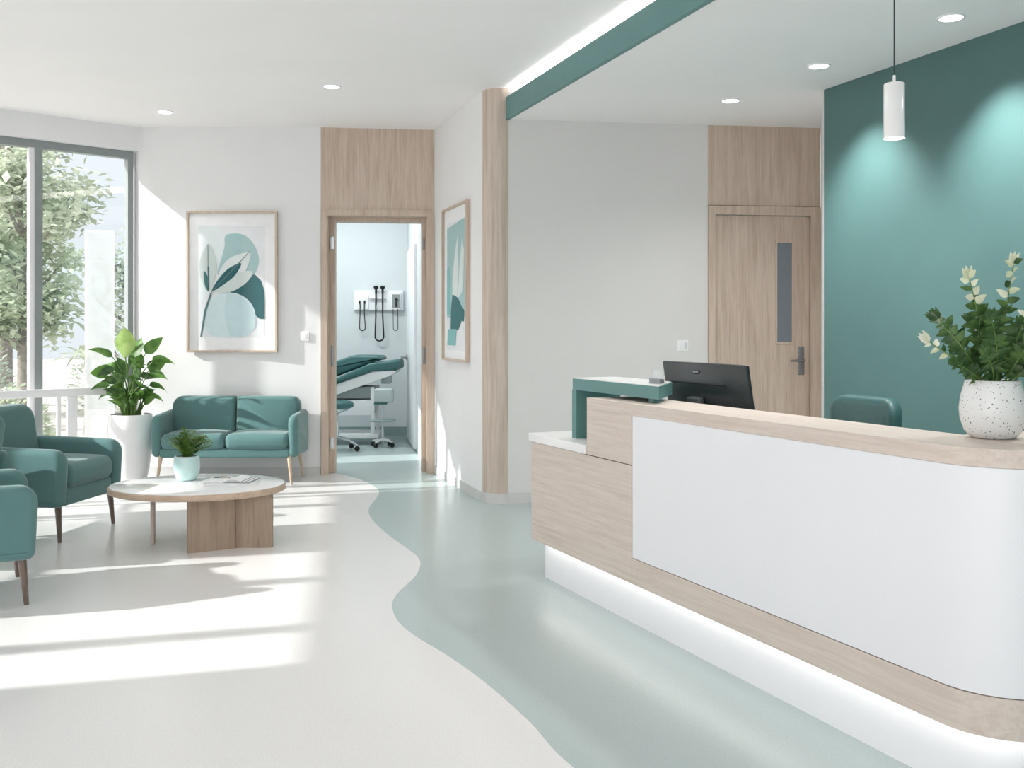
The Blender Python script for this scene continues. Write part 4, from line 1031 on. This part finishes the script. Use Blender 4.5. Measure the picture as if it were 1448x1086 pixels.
# spiky palm seen low in the window
pa = empty('garden_palm', (-5.45, 12.7, -.06), 0, label='small spiky palm with arching fronds outside the window', category='palm')
fr, tk = MB(), MB(); rnd = random.Random(4)
tk.tube([(0, 0, 0), (.02, 0, .5), (0, 0, .95)], [.05, .04, .035], 8)
for k in range(16):
    a_ = 2*PI*k/16+rnd.uniform(-.2, .2); el = rnd.uniform(.3, 1.1)
    leaf(fr, (0, 0, .95), (math.cos(a_), math.sin(a_), el), (-math.sin(a_), math.cos(a_), 0), rnd.uniform(.5, .75), .035, 1.0, .3, 8)
fr.build('fronds', M['tree_leaf'], pa); tk.build('trunk', M['bark'], pa)
b = MB(); b.prism([(-4.53, 10.5), (-4.25, 10.56), (-4.255, 10.59), (-4.535, 10.53)], -.06, 2.35)
b.build('garden_screen', M['frost'], label='pale frosted glass screen standing outside right of the trees', category='screen')

# ------------------------------------------------------------------ light
def sun(dirv, energy, ang):
    l = bpy.data.lights.new('sun', 'SUN'); l.energy = energy; l.angle = math.radians(ang); l.color = (1, .985, .95)
    o = bpy.data.objects.new('sun', l); COL.objects.link(o); o.rotation_euler = V(dirv).to_track_quat('-Z', 'Y').to_euler(); o.location = (-12, 4, 9)
sun((1, .27, -.515), 6.4, 1.0)
def area(name, loc, sx, sy, power, dirv, col=(1, 1, 1)):
    l = bpy.data.lights.new(name, 'AREA'); l.shape = 'RECTANGLE'; l.size = sx; l.size_y = sy; l.energy = power; l.color = col
    o = bpy.data.objects.new(name, l); COL.objects.link(o); o.location = loc; o.rotation_euler = V(dirv).to_track_quat('-Z', 'Y').to_euler(); return o
for (x_, y_, h_, p_) in ((2.75, 3.6, HR, 95), (1.75, 4.6, HR, 80), (1.2, 5.9, HR, 70), (.2, 4.6, HC, 40)):  # unseen spots without fixtures, added to brighten the room
    l_ = spot('fill_spot', (x_, y_, h_-.03), None, p_, 150, 1.0, None, .08)
area('exam_room_fill', (-2.2, 10.6, 3.05), 1.2, .6, 42, (0, 0, -1), (.93, 1, 1))  # unseen area light added to brighten the exam room
w = bpy.data.worlds.new('World'); SC.world = w; w.use_nodes = True; nt = w.node_tree
bg = nt.nodes['Background']
tc = nt.nodes.new('ShaderNodeTexCoord'); dt = nt.nodes.new('ShaderNodeVectorMath'); dt.operation = 'DOT_PRODUCT'
dt.inputs[1].default_value = V((-.75, -.62, .22)).normalized()
rpn = nt.nodes.new('ShaderNodeValToRGB'); el = rpn.color_ramp.elements       # pale blue away from the sun, bright and white around it
mp = nt.nodes.new('ShaderNodeMapRange'); mp.inputs['From Min'].default_value = -.15; mp.inputs['From Max'].default_value = .65
el[0].position = 0; el[0].color = (.40, .43, .455, 1); el[1].position = 1; el[1].color = (1, .972, .962, 1)
nt.links.new(tc.outputs['Generated'], dt.inputs[0]); nt.links.new(dt.outputs['Value'], mp.inputs['Value'])
nt.links.new(mp.outputs['Result'], rpn.inputs['Fac']); nt.links.new(rpn.outputs['Color'], bg.inputs['Color'])
bg.inputs['Strength'].default_value = 2.1

# ------------------------------------------------------------------ camera
cam = bpy.data.cameras.new('Camera'); co = bpy.data.objects.new('Camera', cam); COL.objects.link(co)
co.location = (0, 0, 1.3); co.rotation_euler = (PI/2, 0, 0)
cam.sensor_fit = 'HORIZONTAL'; cam.sensor_width = 36; cam.lens = 36*1400/1448
cam.shift_y = -(543-465)/1448; cam.clip_start = .05; cam.clip_end = 200
SC.camera = co
SC.view_settings.view_transform = 'Standard'; SC.view_settings.look = 'None'; SC.view_settings.gamma = 1; SC.view_settings.exposure = 0.2
SC.view_settings.use_curve_mapping = False
SC.cycles.max_bounces = 10; SC.cycles.diffuse_bounces = 6; SC.cycles.transparent_max_bounces = 16; SC.cycles.use_denoising = True
